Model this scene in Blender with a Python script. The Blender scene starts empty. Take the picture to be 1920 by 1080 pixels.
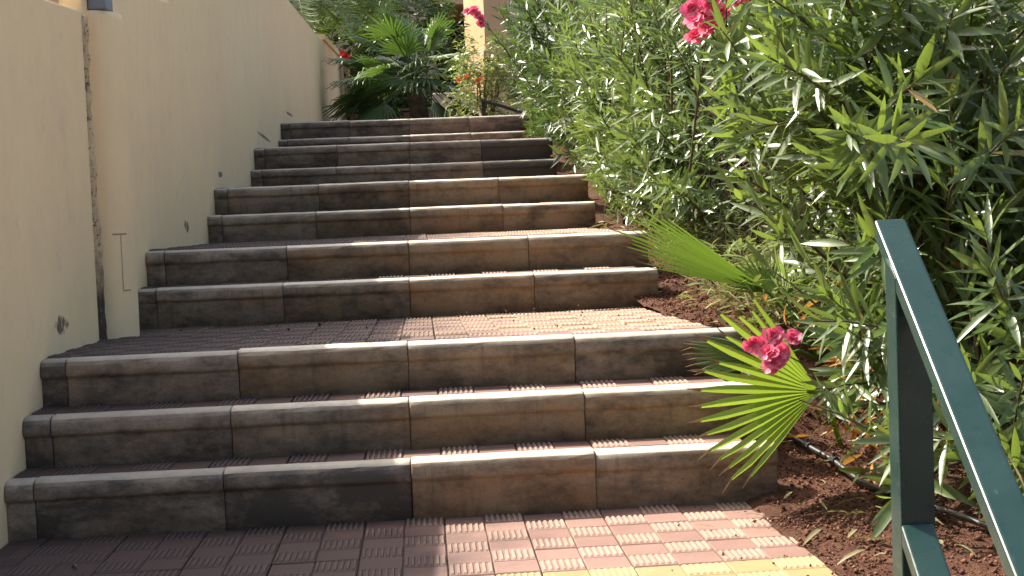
import bpy, bmesh, math, random
import numpy as np
from mathutils import Vector, Matrix, noise as mnoise

random.seed(7)
rng = np.random.default_rng(7)
sc = bpy.context.scene
COL = sc.collection
V = Vector

# ------------------------------------------------------------------ camera
EYE = V((0.0, 0.0, 0.940))
F_PX, PITCH, YAW, ROLL = 2597.7, 0.05212, 0.06409, 0.04011
cy, sy, cp, sp = math.cos(YAW), math.sin(YAW), math.cos(PITCH), math.sin(PITCH)
FWD = V((sy * cp, cy * cp, -sp))
R0 = V((cy, -sy, 0))
U0 = R0.cross(FWD)
RGT = R0 * math.cos(ROLL) - U0 * math.sin(ROLL)
UPV = U0 * math.cos(ROLL) + R0 * math.sin(ROLL)
camd = bpy.data.cameras.new("camera")
cam = bpy.data.objects.new("camera", camd)
COL.objects.link(cam)
camd.sensor_width = 36.0
camd.lens = F_PX / 1920 * 36.0
camd.clip_start = 0.05
camd.clip_end = 1200
m = Matrix((RGT, UPV, -FWD)).transposed().to_4x4()
m.translation = EYE
cam.matrix_world = m
sc.camera = cam


def project(p):
    d = V(p) - EYE
    z = d.dot(FWD)
    if z < 0.1:
        return (-9999, -9999, z)
    return (960 + F_PX * d.dot(RGT) / z, 540 - F_PX * d.dot(UPV) / z, z)


def at(px, py, Y):
    d = FWD + RGT * ((px - 960) / F_PX) - UPV * ((py - 540) / F_PX)
    return EYE + d * (Y / d.y)


# ------------------------------------------------------------------ world, sun, exposure
SUN_DIR = V((-0.750, 0.54, 1.0)).normalized()
elev = math.asin(SUN_DIR.z)
azim = math.atan2(SUN_DIR.x, SUN_DIR.y)
world = bpy.data.worlds.new("World")
sc.world = world
world.use_nodes = True
wn = world.node_tree
bg = wn.nodes["Background"]
sky = wn.nodes.new("ShaderNodeTexSky")
sky.sky_type = 'NISHITA'
sky.sun_disc = False
sky.sun_elevation = elev
sky.sun_rotation = azim % (2 * math.pi)
sky.dust_density = 6.0
sky.air_density = 1.0
sky.ozone_density = 0.3
wn.links.new(sky.outputs[0], bg.inputs[0])
bg.inputs[1].default_value = 0.13
sun_l = bpy.data.lights.new("sun", 'SUN')
sun_l.energy = 3.9
sun_l.angle = math.radians(0.53)
sun_l.color = (1.0, 0.93, 0.82)
sun = bpy.data.objects.new("sun", sun_l)
COL.objects.link(sun)
sun.rotation_euler = SUN_DIR.to_track_quat('Z', 'Y').to_euler()
sun.location = (-8, 3, 12)
sc.view_settings.view_transform = 'Standard'
sc.view_settings.look = 'None'
sc.view_settings.exposure = 1.34
sc.view_settings.gamma = 1.0


# ------------------------------------------------------------------ material helpers
class NT:
    def __init__(self, name):
        self.mat = bpy.data.materials.new(name)
        self.mat.use_nodes = True
        self.t = self.mat.node_tree
        self.n = self.t.nodes
        self.bsdf = self.n["Principled BSDF"]
        self.out = self.n["Material Output"]

    def link(self, a, b):
        self.t.links.new(a, b)

    def new(self, kind, **kw):
        nd = self.n.new(kind)
        for k, v in kw.items():
            setattr(nd, k, v)
        return nd

    def pos(self):
        if not hasattr(self, "_pos"):
            self._pos = self.new("ShaderNodeNewGeometry")
        return self._pos.outputs["Position"]

    def geo(self, what):
        self.pos()
        return self._pos.outputs[what]

    def oi(self, what):
        if not hasattr(self, "_oi"):
            self._oi = self.new("ShaderNodeObjectInfo")
        return self._oi.outputs[what]

    def mapped(self, vec, scale=(1, 1, 1), loc=(0, 0, 0)):
        mp = self.new("ShaderNodeMapping")
        self.link(vec, mp.inputs[0])
        mp.inputs["Scale"].default_value = scale
        mp.inputs["Location"].default_value = loc
        return mp.outputs[0]

    def noise(self, vec, scale, detail=4, rough=0.6, dist=0.0):
        nd = self.new("ShaderNodeTexNoise")
        self.link(vec, nd.inputs["Vector"])
        nd.inputs["Scale"].default_value = scale
        nd.inputs["Detail"].default_value = detail
        nd.inputs["Roughness"].default_value = rough
        nd.inputs["Distortion"].default_value = dist
        return nd.outputs["Fac"]

    def ramp(self, fac, lo, hi, a=0.0, b=1.0):
        nd = self.new("ShaderNodeMapRange")
        self.link(fac, nd.inputs[0])
        nd.inputs[1].default_value = lo
        nd.inputs[2].default_value = hi
        nd.inputs[3].default_value = a
        nd.inputs[4].default_value = b
        return nd.outputs[0]

    def math(self, op, a, b=None):
        nd = self.new("ShaderNodeMath", operation=op)
        for i, x in enumerate((a, b)):
            if x is None:
                continue
            if isinstance(x, (int, float)):
                nd.inputs[i].default_value = x
            else:
                self.link(x, nd.inputs[i])
        return nd.outputs[0]

    def mix(self, fac, a, b, mode='MIX'):
        nd = self.new("ShaderNodeMix", data_type='RGBA', blend_type=mode)
        for i, x in ((0, fac), (6, a), (7, b)):
            if isinstance(x, (int, float)):
                nd.inputs[i].default_value = x
            elif isinstance(x, tuple):
                nd.inputs[i].default_value = (*x, 1) if len(x) == 3 else x
            else:
                self.link(x, nd.inputs[i])
        return nd.outputs[2]

    def color(self, c):
        if isinstance(c, tuple):
            self.bsdf.inputs["Base Color"].default_value = (*c, 1)
        else:
            self.link(c, self.bsdf.inputs["Base Color"])

    def rough(self, r):
        if isinstance(r, (int, float)):
            self.bsdf.inputs["Roughness"].default_value = r
        else:
            self.link(r, self.bsdf.inputs["Roughness"])

    def spec(self, s):
        self.bsdf.inputs["Specular IOR Level"].default_value = s

    def bump(self, h, strength=0.3, dist=0.01, chain=None):
        nd = self.new("ShaderNodeBump")
        nd.inputs["Strength"].default_value = strength
        nd.inputs["Distance"].default_value = dist
        self.link(h, nd.inputs["Height"])
        if chain is not None:
            self.link(chain, nd.inputs["Normal"])
        self.link(nd.outputs[0], self.bsdf.inputs["Normal"])
        return nd.outputs[0]


def mat_leaf(name, c1, c2, under, trans, rough=0.38, tw=0.35, spec=0.5, dry=None, dryamt=0.03):
    """A leaf: its own hue differs leaf by leaf, the underside is paler, light shines through."""
    k = NT(name)
    rnd = k.math('FRACT', k.math('ADD', k.geo("Random Per Island"), k.oi("Random")))
    col = k.mix(rnd, c1, c2)
    if dry:
        r2 = k.math('FRACT', k.math('MULTIPLY', rnd, 37.17))
        col = k.mix(k.ramp(r2, 1 - dryamt, 1 - dryamt + 0.001), col, dry)
    ns = k.noise(k.pos(), 60, 2)
    col = k.mix(k.ramp(ns, 0.35, 0.75, 0, 0.35), col, under)
    col2 = k.mix(k.geo("Backfacing"), col, under)
    k.color(col2)
    k.rough(rough)
    k.spec(spec)
    tr = k.new("ShaderNodeBsdfTranslucent")
    tcol = k.mix(rnd, trans, tuple(0.75 * x for x in trans))
    k.link(tcol, tr.inputs[0])
    mx = k.new("ShaderNodeMixShader")
    mx.inputs[0].default_value = tw
    k.link(k.bsdf.outputs[0], mx.inputs[1])
    k.link(tr.outputs[0], mx.inputs[2])
    k.link(mx.outputs[0], k.out.inputs[0])
    return k.mat


def mat_plain(name, c1, c2, scale=8, rough=0.8, spec=0.3, bump=0.0, bscale=80, bdist=0.004, metal=0.0):
    k = NT(name)
    n = k.noise(k.pos(), scale, 5)
    k.color(k.mix(k.ramp(n, 0.3, 0.7), c1, c2))
    k.rough(rough)
    k.spec(spec)
    k.bsdf.inputs["Metallic"].default_value = metal
    if bump:
        k.bump(k.noise(k.pos(), bscale, 5), bump, bdist)
    return k.mat


def mat_stucco():
    k = NT("cream_stucco")
    p = k.pos()
    big = k.noise(p, 0.9, 4, 0.55)
    mid = k.noise(k.mapped(p, (1, 2.2, 1.4)), 2.3, 5, 0.6)
    col = k.mix(k.ramp(big, 0.35, 0.68), (0.92, 0.72, 0.42), (0.88, 0.665, 0.39))
    col = k.mix(k.ramp(mid, 0.45, 0.75, 0, 0.35), col, (0.78, 0.61, 0.41))
    tr = k.noise(k.mapped(p, (1, 1.3, 1.0)), 7.0, 6, 0.7)
    col = k.mix(k.ramp(tr, 0.50, 0.72, 0, 0.22), col, (0.70, 0.54, 0.35))
    # weather streaks that run down from the coping
    st = k.noise(k.mapped(p, (1, 7.0, 0.25)), 2.0, 4, 0.6)
    st2 = k.noise(p, 0.55, 2)
    sepy = k.new("ShaderNodeSeparateXYZ")
    k.link(p, sepy.inputs[0])
    stm = k.math('MULTIPLY', k.ramp(st, 0.50, 0.70), k.ramp(sepy.outputs[1], 15.0, 21.0))
    col = k.mix(k.math('MULTIPLY', stm, 0.42), col, (0.36, 0.24, 0.14))
    # grime along the line of the steps
    gr = k.noise(k.mapped(p, (1, 3.0, 3.0)), 2.5, 5, 0.65)
    col = k.mix(k.ramp(gr, 0.6, 0.8, 0, 0.3), col, (0.42, 0.33, 0.24))
    # a few knocked, scuffed patches at hand height, each with its own place and shape
    sep = k.new("ShaderNodeSeparateXYZ")
    k.link(p, sep.inputs[0])
    fine = k.noise(k.mapped(p, (1, 1.0, 0.55)), 34, 5, 0.8)
    tot = None
    for (y0, z0, ry, rz, tilt) in ((5.085, 0.61, 0.22, 0.080, -0.05), (7.885, 0.952, 0.19, 0.075, -0.15),
                                   (9.315, 1.29, 0.26, 0.05, 0.0), (12.1, 1.70, 1.15, 0.040, -0.027),
                                   (14.6, 2.085, 1.0, 0.038, 0.02)):
        dy = k.math('SUBTRACT', sep.outputs[1], y0)
        dz = k.math('ADD', k.math('SUBTRACT', sep.outputs[2], z0), k.math('MULTIPLY', dy, -tilt))
        a = k.math('POWER', k.math('DIVIDE', dy, ry), 2.0)
        b = k.math('POWER', k.math('DIVIDE', dz, rz), 2.0)
        d = k.math('SQRT', k.math('ADD', a, b))
        mk = k.ramp(d, 1.0, 0.25)
        tot = mk if tot is None else k.math('MAXIMUM', tot, mk)
    msk = k.ramp(k.math('MULTIPLY', tot, fine), 0.40, 0.47)
    col = k.mix(k.math('MULTIPLY', msk, 0.85), col, (0.07, 0.055, 0.045))
    k.color(col)
    k.rough(0.9)
    k.spec(0.2)
    b1 = k.bump(k.noise(p, 190, 3), 0.35, 0.004)
    k.bump(k.math('ADD', k.noise(p, 3.0, 4), k.math('MULTIPLY', msk, -0.4)), 0.45, 0.012, chain=b1)
    return k.mat


def mat_concrete():
    """Precast kerb blocks: sandy concrete, grey mould in patches (how much is the block's own colour value)."""
    k = NT("weathered_concrete")
    p = k.pos()
    off = k.new("ShaderNodeVectorMath", operation='SCALE')
    comb = k.new("ShaderNodeCombineXYZ")
    for i in range(3):
        k.link(k.oi("Random"), comb.inputs[i])
    k.link(comb.outputs[0], off.inputs[0])
    off.inputs["Scale"].default_value = 37.0
    add = k.new("ShaderNodeVectorMath", operation='ADD')
    k.link(p, add.inputs[0])
    k.link(off.outputs[0], add.inputs[1])
    q = add.outputs[0]
    oc = k.new("ShaderNodeSeparateColor")
    k.link(k.oi("Color"), oc.inputs[0])
    sand = k.mix(k.oi("Random"), (0.30, 0.212, 0.115), (0.38, 0.27, 0.148))
    grey = k.mix(k.oi("Random"), (0.335, 0.29, 0.25), (0.41, 0.35, 0.295))
    base = k.mix(oc.outputs[1], grey, sand)
    tint = k.noise(k.mapped(q, (1.0, 1, 3.0)), 2.6, 5, 0.62)
    base = k.mix(k.math('MULTIPLY', k.ramp(tint, 0.45, 0.65), k.ramp(oc.outputs[1], 0, 1, 0.15, 0.8)), base, (0.30, 0.165, 0.07))
    blot = k.noise(k.mapped(q, (1.2, 1, 2.4)), 4.0, 10, 0.76, 0.1)
    blot2 = k.noise(k.mapped(q, (5, 1, 1.6)), 4.0, 5, 0.7)
    mo = k.math('ADD', k.math('MULTIPLY', oc.outputs[0], 0.30), blot)
    mask = k.ramp(mo, 0.53, 0.76)
    base = k.mix(k.math('MULTIPLY', mask, 0.84), base, (0.045, 0.042, 0.038))
    m2 = k.math('MULTIPLY', k.ramp(blot2, 0.52, 0.72), 0.45)
    base = k.mix(m2, base, (0.11, 0.09, 0.075))
    drip = k.noise(k.mapped(q, (16, 1, 1.1), (1, 0, 2)), 1.6, 4, 0.6)
    base = k.mix(k.ramp(drip, 0.60, 0.72, 0, 0.5), base, (0.09, 0.075, 0.06))
    # pale lime bloom
    bl = k.noise(k.mapped(q, (1, 1, 1.7), (3, 1, 5)), 5.5, 6, 0.7)
    base = k.mix(k.ramp(bl, 0.62, 0.74, 0, 0.4), base, (0.42, 0.36, 0.28))
    gs = k.noise(p, 75, 4, 0.75)
    base = k.mix(k.ramp(gs, 0.56, 0.70, 0, 0.45), base, (0.10, 0.085, 0.07))
    gr = k.noise(p, 260, 2)
    base = k.mix(k.ramp(gr, 0.35, 0.7, 0, 0.3), base, (0.12, 0.095, 0.075))
    # sunlight painted pale on upward faces, weaker on the greyer wall-side blocks
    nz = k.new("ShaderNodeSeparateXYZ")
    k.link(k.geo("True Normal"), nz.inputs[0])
    sun_pale = k.math('MULTIPLY', k.ramp(nz.outputs[2], 0.42, 0.85), k.ramp(k.noise(p, 14, 4), 0.3, 0.6, 0.75, 1.0))
    sun_pale = k.math('MULTIPLY', sun_pale, k.ramp(oc.outputs[1], 0.2, 0.75, 0.40, 1.0))
    base = k.mix(sun_pale, base, (0.76, 0.69, 0.55))
    k.color(base)
    k.rough(0.88)
    k.spec(0.25)
    b1 = k.bump(k.noise(p, 300, 3), 0.35, 0.003)
    k.bump(k.noise(p, 28, 5), 0.4, 0.005, chain=b1)
    return k.mat


def mat_tile(name, a, b, dirt):
    k = NT(name)
    p = k.pos()
    rn = k.mix(k.oi("Random"), a, b)
    n = k.noise(p, 6, 5, 0.6)
    col = k.mix(k.ramp(n, 0.42, 0.72, 0, 0.55), rn, dirt)
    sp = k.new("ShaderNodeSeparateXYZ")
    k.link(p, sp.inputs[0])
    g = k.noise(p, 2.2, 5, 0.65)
    # shade of the wall painted into the tile colour, along with some grime
    shade_mask = k.ramp(k.math('ADD', sp.outputs[0], k.math('MULTIPLY', g, 1.3)), 1.02, 0.46)
    col = k.mix(k.math('MULTIPLY', shade_mask, 0.88), col, (0.060, 0.040, 0.036))
    n2 = k.noise(p, 90, 3)
    col = k.mix(k.ramp(n2, 0.5, 0.75, 0, 0.35), col, tuple(0.6 * x for x in dirt))
    k.color(col)
    k.rough(0.8)
    k.spec(0.3)
    k.bump(k.noise(p, 220, 3), 0.3, 0.002)
    return k.mat


def mat_soil():
    k = NT("red_soil")
    p = k.pos()
    n = k.noise(p, 3.0, 6, 0.65)
    g = k.noise(p, 55, 5, 0.7)
    col = k.mix(k.ramp(n, 0.35, 0.65), (0.105, 0.047, 0.030), (0.16, 0.080, 0.050))
    col = k.mix(k.ramp(g, 0.45, 0.7, 0, 0.8), col, (0.055, 0.026, 0.019))
    k.color(col)
    k.rough(0.95)
    k.spec(0.15)
    b1 = k.bump(k.noise(p, 60, 6, 0.7), 0.9, 0.02)
    k.bump(k.noise(p, 220, 3), 0.6, 0.006, chain=b1)
    return k.mat


def mat_crumb():
    k = NT("soil_crumb")
    r = k.geo("Random Per Island")
    col = k.mix(r, (0.06, 0.027, 0.018), (0.24, 0.115, 0.07))
    k.color(col)
    k.rough(0.95)
    k.spec(0.15)
    return k.mat


def mat_paint():
    k = NT("green_paint")
    p = k.pos()
    n = k.noise(p, 9, 5, 0.6)
    col = k.mix(k.ramp(n, 0.35, 0.7), (0.013, 0.042, 0.035), (0.021, 0.054, 0.045))
    sc_ = k.noise(k.mapped(p, (1, 0.25, 0.25)), 120, 3, 0.7)
    col = k.mix(k.ramp(sc_, 0.64, 0.72, 0, 0.3), col, (0.12, 0.16, 0.15))
    k.color(col)
    k.rough(k.ramp(k.noise(p, 30, 4), 0.3, 0.7, 0.24, 0.40))
    k.spec(0.5)
    k.bump(k.noise(p, 420, 2), 0.08, 0.001)
    return k.mat


def mat_petal(name, a, b, tr):
    k = NT(name)
    rnd = k.geo("Random Per Island")
    k.color(k.mix(rnd, a, b))
    k.rough(0.55)
    t = k.new("ShaderNodeBsdfTranslucent")
    t.inputs[0].default_value = (*tr, 1)
    mx = k.new("ShaderNodeMixShader")
    mx.inputs[0].default_value = 0.4
    k.link(k.bsdf.outputs[0], mx.inputs[1])
    k.link(t.outputs[0], mx.inputs[2])
    k.link(mx.outputs[0], k.out.inputs[0])
    return k.mat


M = {}
M['stucco'] = mat_stucco()
M['concrete'] = mat_concrete()
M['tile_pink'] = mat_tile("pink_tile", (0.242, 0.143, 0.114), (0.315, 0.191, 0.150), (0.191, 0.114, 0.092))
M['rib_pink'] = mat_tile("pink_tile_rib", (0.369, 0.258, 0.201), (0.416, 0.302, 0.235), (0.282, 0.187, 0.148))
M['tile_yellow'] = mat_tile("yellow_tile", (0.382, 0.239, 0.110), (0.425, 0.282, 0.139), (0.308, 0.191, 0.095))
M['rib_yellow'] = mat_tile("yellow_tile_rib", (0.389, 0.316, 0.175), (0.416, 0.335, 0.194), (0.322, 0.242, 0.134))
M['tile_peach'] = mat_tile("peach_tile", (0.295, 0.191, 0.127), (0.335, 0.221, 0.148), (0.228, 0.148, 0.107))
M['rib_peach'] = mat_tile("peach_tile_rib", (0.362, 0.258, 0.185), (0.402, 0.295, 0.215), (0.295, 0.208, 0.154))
M['mortar'] = mat_plain("mortar", (0.24, 0.17, 0.14), (0.32, 0.23, 0.19), 12, 0.95, 0.1, 0.4)
M['soil'] = mat_soil()
M['crumb'] = mat_crumb()
M['paint'] = mat_paint()
def mat_filler():
    k = NT("joint_filler")
    p = k.pos()
    sp = k.new("ShaderNodeSeparateXYZ")
    k.link(p, sp.inputs[0])
    n = k.noise(p, 38, 5, 0.75)
    mud = k.ramp(k.math('ADD', sp.outputs[2], k.math('MULTIPLY', k.noise(p, 9, 3), 0.3)), 0.82, 0.98)
    hole = k.ramp(n, 0.56, 0.62)
    col = k.mix(k.ramp(k.noise(p, 14, 3), 0.35, 0.65), (0.74, 0.59, 0.37), (0.56, 0.43, 0.27))
    col = k.mix(hole, col, (0.10, 0.075, 0.055))
    col = k.mix(mud, k.mix(hole, (0.10, 0.075, 0.058), (0.22, 0.17, 0.125)), col)
    k.color(col)
    k.rough(0.95)
    k.spec(0.1)
    k.bump(n, 0.9, 0.02)
    return k.mat


M['filler'] = mat_filler()
M['grey_pvc'] = mat_plain("grey_plastic", (0.17, 0.19, 0.22), (0.21, 0.23, 0.26), 10, 0.55, 0.4)
M['dark_line'] = mat_plain("groove_dirt", (0.36, 0.27, 0.17), (0.44, 0.33, 0.21), 10, 0.95, 0.1)
M['bark'] = mat_plain("oleander_bark", (0.085, 0.060, 0.038), (0.16, 0.12, 0.075), 30, 0.85, 0.2, 0.4)
M['twig'] = mat_plain("green_twig", (0.10, 0.13, 0.045), (0.15, 0.12, 0.06), 20, 0.7, 0.3)
M['hose'] = mat_plain("black_hose", (0.020, 0.020, 0.022), (0.045, 0.042, 0.042), 20, 0.42, 0.5)
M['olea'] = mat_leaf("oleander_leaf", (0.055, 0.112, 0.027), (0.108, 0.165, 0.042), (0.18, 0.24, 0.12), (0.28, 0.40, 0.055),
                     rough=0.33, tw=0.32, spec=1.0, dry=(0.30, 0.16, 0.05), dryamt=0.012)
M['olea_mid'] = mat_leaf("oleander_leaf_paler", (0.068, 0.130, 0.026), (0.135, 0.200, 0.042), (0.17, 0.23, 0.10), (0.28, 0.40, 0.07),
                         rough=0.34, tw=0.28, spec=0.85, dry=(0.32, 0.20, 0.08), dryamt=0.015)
M['olea_far'] = mat_leaf("oleander_leaf_shaded", (0.024, 0.066, 0.014), (0.062, 0.115, 0.026), (0.10, 0.15, 0.06), (0.16, 0.27, 0.04),
                         rough=0.40, tw=0.25, spec=0.45)  # shade on the far shrub put into a darker leaf colour
M['lime'] = mat_leaf("lime_leaf", (0.11, 0.17, 0.04), (0.18, 0.23, 0.06), (0.20, 0.25, 0.11), (0.34, 0.40, 0.08), rough=0.45, tw=0.3)
M['palm'] = mat_leaf("fan_palm_leaf", (0.050, 0.130, 0.016), (0.140, 0.230, 0.028), (0.14, 0.22, 0.05), (0.20, 0.34, 0.03), rough=0.4, tw=0.42)
M['palm_yellow'] = mat_leaf("yellow_palm_leaf", (0.115, 0.215, 0.022), (0.21, 0.28, 0.030), (0.20, 0.27, 0.06), (0.30, 0.44, 0.04), rough=0.4, tw=0.38,
                            dry=(0.52, 0.36, 0.03), dryamt=0.22)
M['palm_dark'] = mat_leaf("dark_palm_leaf", (0.045, 0.100, 0.025), (0.070, 0.135, 0.035), (0.10, 0.15, 0.06), (0.13, 0.24, 0.03), rough=0.42, tw=0.25)
M['palm_tip'] = mat_plain("dry_leaf_tip", (0.20, 0.12, 0.06), (0.32, 0.20, 0.10), 40, 0.9, 0.1)
M['dry'] = mat_leaf("dry_leaf", (0.36, 0.15, 0.035), (0.50, 0.26, 0.07), (0.35, 0.2, 0.08), (0.60, 0.28, 0.05), rough=0.7, tw=0.3, spec=0.1)
M['straw'] = mat_leaf("straw_grass", (0.20, 0.19, 0.085), (0.30, 0.27, 0.13), (0.25, 0.24, 0.11), (0.40, 0.38, 0.14), rough=0.6, tw=0.25)
M['pink'] = mat_petal("pink_petal", (0.76, 0.075, 0.21), (0.90, 0.36, 0.46), (0.85, 0.14, 0.28))
M['red'] = mat_petal("red_petal", (0.60, 0.018, 0.020), (0.75, 0.04, 0.03), (0.7, 0.03, 0.02))
M['orange'] = mat_petal("orange_petal", (0.80, 0.13, 0.02), (0.85, 0.25, 0.04), (0.8, 0.2, 0.03))
M['wine'] = mat_leaf("wine_leaf", (0.10, 0.028, 0.025), (0.16, 0.05, 0.035), (0.12, 0.05, 0.04), (0.22, 0.05, 0.04), rough=0.5, tw=0.2)
M['render_tan'] = mat_plain("tan_render", (0.55, 0.36, 0.19), (0.63, 0.43, 0.25), 1.5, 0.9, 0.2, 0.2, 120)
M['render_grey'] = mat_plain("pale_render", (0.50, 0.42, 0.32), (0.56, 0.47, 0.36), 1.2, 0.9, 0.2, 0.2, 120)
M['brick'] = mat_plain("planter_brick", (0.36, 0.19, 0.11), (0.46, 0.28, 0.18), 9, 0.9, 0.2, 0.4)
M['dark_iron'] = mat_plain("dark_iron", (0.012, 0.014, 0.013), (0.02, 0.022, 0.02), 9, 0.5, 0.5)
M['trunk'] = mat_plain("palm_trunk", (0.07, 0.05, 0.032), (0.17, 0.12, 0.075), 14, 0.95, 0.1, 0.7, 40, 0.02)
M['shade_room'] = mat_plain("room_wall", (0.055, 0.030, 0.022), (0.075, 0.042, 0.030), 2, 0.9, 0.1)
M['glass'] = mat_plain("window_glass", (0.02, 0.022, 0.022), (0.03, 0.03, 0.03), 2, 0.08, 0.6)
M['agave'] = mat_leaf("grey_green_leaf", (0.13, 0.18, 0.12), (0.19, 0.24, 0.17), (0.18, 0.22, 0.16), (0.2, 0.26, 0.14), rough=0.5, tw=0.1)
M['ground'] = mat_plain("earth_ground", (0.13, 0.085, 0.06), (0.19, 0.13, 0.09), 0.6, 0.95, 0.1, 0.3, 20)


# ------------------------------------------------------------------ object helpers
def obj(name, verts, faces, mats, parent=None, smooth=False, midx=None):
    """One mesh object. verts are world coordinates; they are stored relative to the thing's base."""
    me = bpy.data.meshes.new(name)
    vs = np.asarray(verts, dtype=np.float64).reshape(-1, 3)
    base = None
    if parent is not None:
        base = V(parent['_base'])
        vs = vs - np.array(base)
    else:
        lo, hi = vs.min(0), vs.max(0)
        base = V(((lo[0] + hi[0]) / 2, (lo[1] + hi[1]) / 2, lo[2]))
        vs = vs - np.array(base)
    if isinstance(faces, np.ndarray):
        nf, k = faces.shape
        me.vertices.add(len(vs))
        me.vertices.foreach_set("co", vs.astype(np.float32).ravel())
        me.loops.add(nf * k)
        me.loops.foreach_set("vertex_index", faces.astype(np.int32).ravel())
        me.polygons.add(nf)
        me.polygons.foreach_set("loop_start", np.arange(0, nf * k, k, dtype=np.int32))
        me.update(calc_edges=True)
    else:
        me.from_pydata([tuple(v) for v in vs], [], faces)
        me.update()
    if not isinstance(mats, (list, tuple)):
        mats = [mats]
    for mt in mats:
        me.materials.append(mt)
    if midx is not None:
        me.polygons.foreach_set("material_index", np.asarray(midx, dtype=np.int32))
    if smooth:
        me.polygons.foreach_set("use_smooth", np.ones(len(me.polygons), dtype=bool))
    o = bpy.data.objects.new(name, me)
    COL.objects.link(o)
    if parent is not None:
        o.parent = parent
        o['_base'] = tuple(base)
    else:
        o.location = base
        o['_base'] = tuple(base)
    return o


def thing(name, label, cat, base=(0, 0, 0), group=None):
    o = bpy.data.objects.new(name, None)
    o.empty_display_size = 0.2
    COL.objects.link(o)
    o.location = base
    o['_base'] = tuple(base)
    o['label'] = label
    o['category'] = cat
    if group:
        o['group'] = group
    return o


def tag(o, label, cat, group=None):
    o['label'] = label
    o['category'] = cat
    if group:
        o['group'] = group
    return o


def structure(o, label=None):
    o['kind'] = 'structure'
    if label:
        o['label'] = label
    return o


class MB:
    """collects shapes for one mesh"""
    def __init__(self):
        self.v, self.f, self.mi = [], [], []

    def add(self, vs, fs, mi=0):
        n = len(self.v)
        self.v += [tuple(x) for x in vs]
        self.f += [tuple(i + n for i in f) for f in fs]
        self.mi += [mi] * len(fs)

    def box(self, x0, x1, y0, y1, z0, z1, mi=0):
        vs = [(x0, y0, z0), (x1, y0, z0), (x1, y1, z0), (x0, y1, z0), (x0, y0, z1), (x1, y0, z1), (x1, y1, z1), (x0, y1, z1)]
        self.add(vs, [(0, 3, 2, 1), (4, 5, 6, 7), (0, 1, 5, 4), (1, 2, 6, 5), (2, 3, 7, 6), (3, 0, 4, 7)], mi)

    def tube(self, pts, radii, sides=6, mi=0, cap=True):
        pts = [V(p) for p in pts]
        n0 = len(self.v)
        fr = None
        for i, p in enumerate(pts):
            t = (pts[min(i + 1, len(pts) - 1)] - pts[max(i - 1, 0)]).normalized()
            a = t.cross(V((0, 0, 1)) if abs(t.z) < 0.95 else V((1, 0, 0))).normalized()
            if fr is not None and a.dot(fr) < 0:
                a = -a
            fr = a
            b = t.cross(a)
            r = radii[i] if hasattr(radii, '__len__') else radii
            for s in range(sides):
                th = 2 * math.pi * s / sides
                self.v.append(tuple(p + a * (r * math.cos(th)) + b * (r * math.sin(th))))
        for i in range(len(pts) - 1):
            for s in range(sides):
                s2 = (s + 1) % sides
                self.f.append((n0 + i * sides + s, n0 + i * sides + s2, n0 + (i + 1) * sides + s2, n0 + (i + 1) * sides + s))
                self.mi.append(mi)
        if cap:
            self.f.append(tuple(n0 + s for s in reversed(range(sides))))
            self.f.append(tuple(n0 + (len(pts) - 1) * sides + s for s in range(sides)))
            self.mi += [mi, mi]

    def build(self, name, mats, parent=None, smooth=False):
        return obj(name, self.v, self.f, mats, parent, smooth, self.mi)


def bevel(o, w=0.004, seg=2):
    bm = bmesh.new()
    bm.from_mesh(o.data)
    bmesh.ops.bevel(bm, geom=list(bm.edges), offset=w, segments=seg, affect='EDGES', profile=0.6)
    bm.to_mesh(o.data)
    bm.free()
    return o


def copy_obj(o, parent, loc=None, name=None):
    c = o.copy()
    COL.objects.link(c)
    c.parent = parent
    if loc is not None:
        c.location = loc
    return c


# ------------------------------------------------------------------ dimensions of the place
XL, XR = -1.308, 1.100
STEP_Y = [4.298, 4.530, 4.765, 6.412, 6.670, 8.646, 8.975, 10.979, 11.262, 13.283, 13.564]
STEP_Z = [0.185, 0.351, 0.516, 0.672, 0.841, 1.014, 1.190, 1.377, 1.563, 1.746, 1.925]
EDGE_X = 1.015
CELL = 0.1225
TILE = 0.245
NOSE = 0.078


def bed_z(x, y):
    pts = [(-5, -0.02), (3.4, -0.02), (4.3, 0.02), (4.75, 0.12), (5.15, 0.40), (5.6, 0.505), (6.4, 0.525), (6.8, 0.68), (7.4, 0.80),
           (8.6, 0.845), (9.1, 1.02), (10.0, 1.17), (10.95, 1.20), (11.4, 1.40), (12.4, 1.56), (13.3, 1.60), (13.8, 1.93), (80, 1.93)]
    for (a, za), (b, zb) in zip(pts, pts[1:]):
        if y <= b:
            t = (y - a) / (b - a)
            t = max(0, min(1, t))
            z = za + (zb - za) * t
            break
    else:
        z = 1.93
    return z + max(0, x - 1.1) * 0.07


# ------------------------------------------------------------------ ground
def sheet(name, x0, x1, y0, y1, z, mat):
    return obj(name, [(x0, y0, z), (x1, y0, z), (x1, y1, z), (x0, y1, z)], [(0, 1, 2, 3)], mat)


structure(sheet("ground", -400, 400, -400, 600, -0.9, M['ground']))
mb = MB()
mb.box(-30, 40, 13.70, 70, -0.85, 1.905)
structure(mb.build("terrace_ground", M['ground']))

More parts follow.
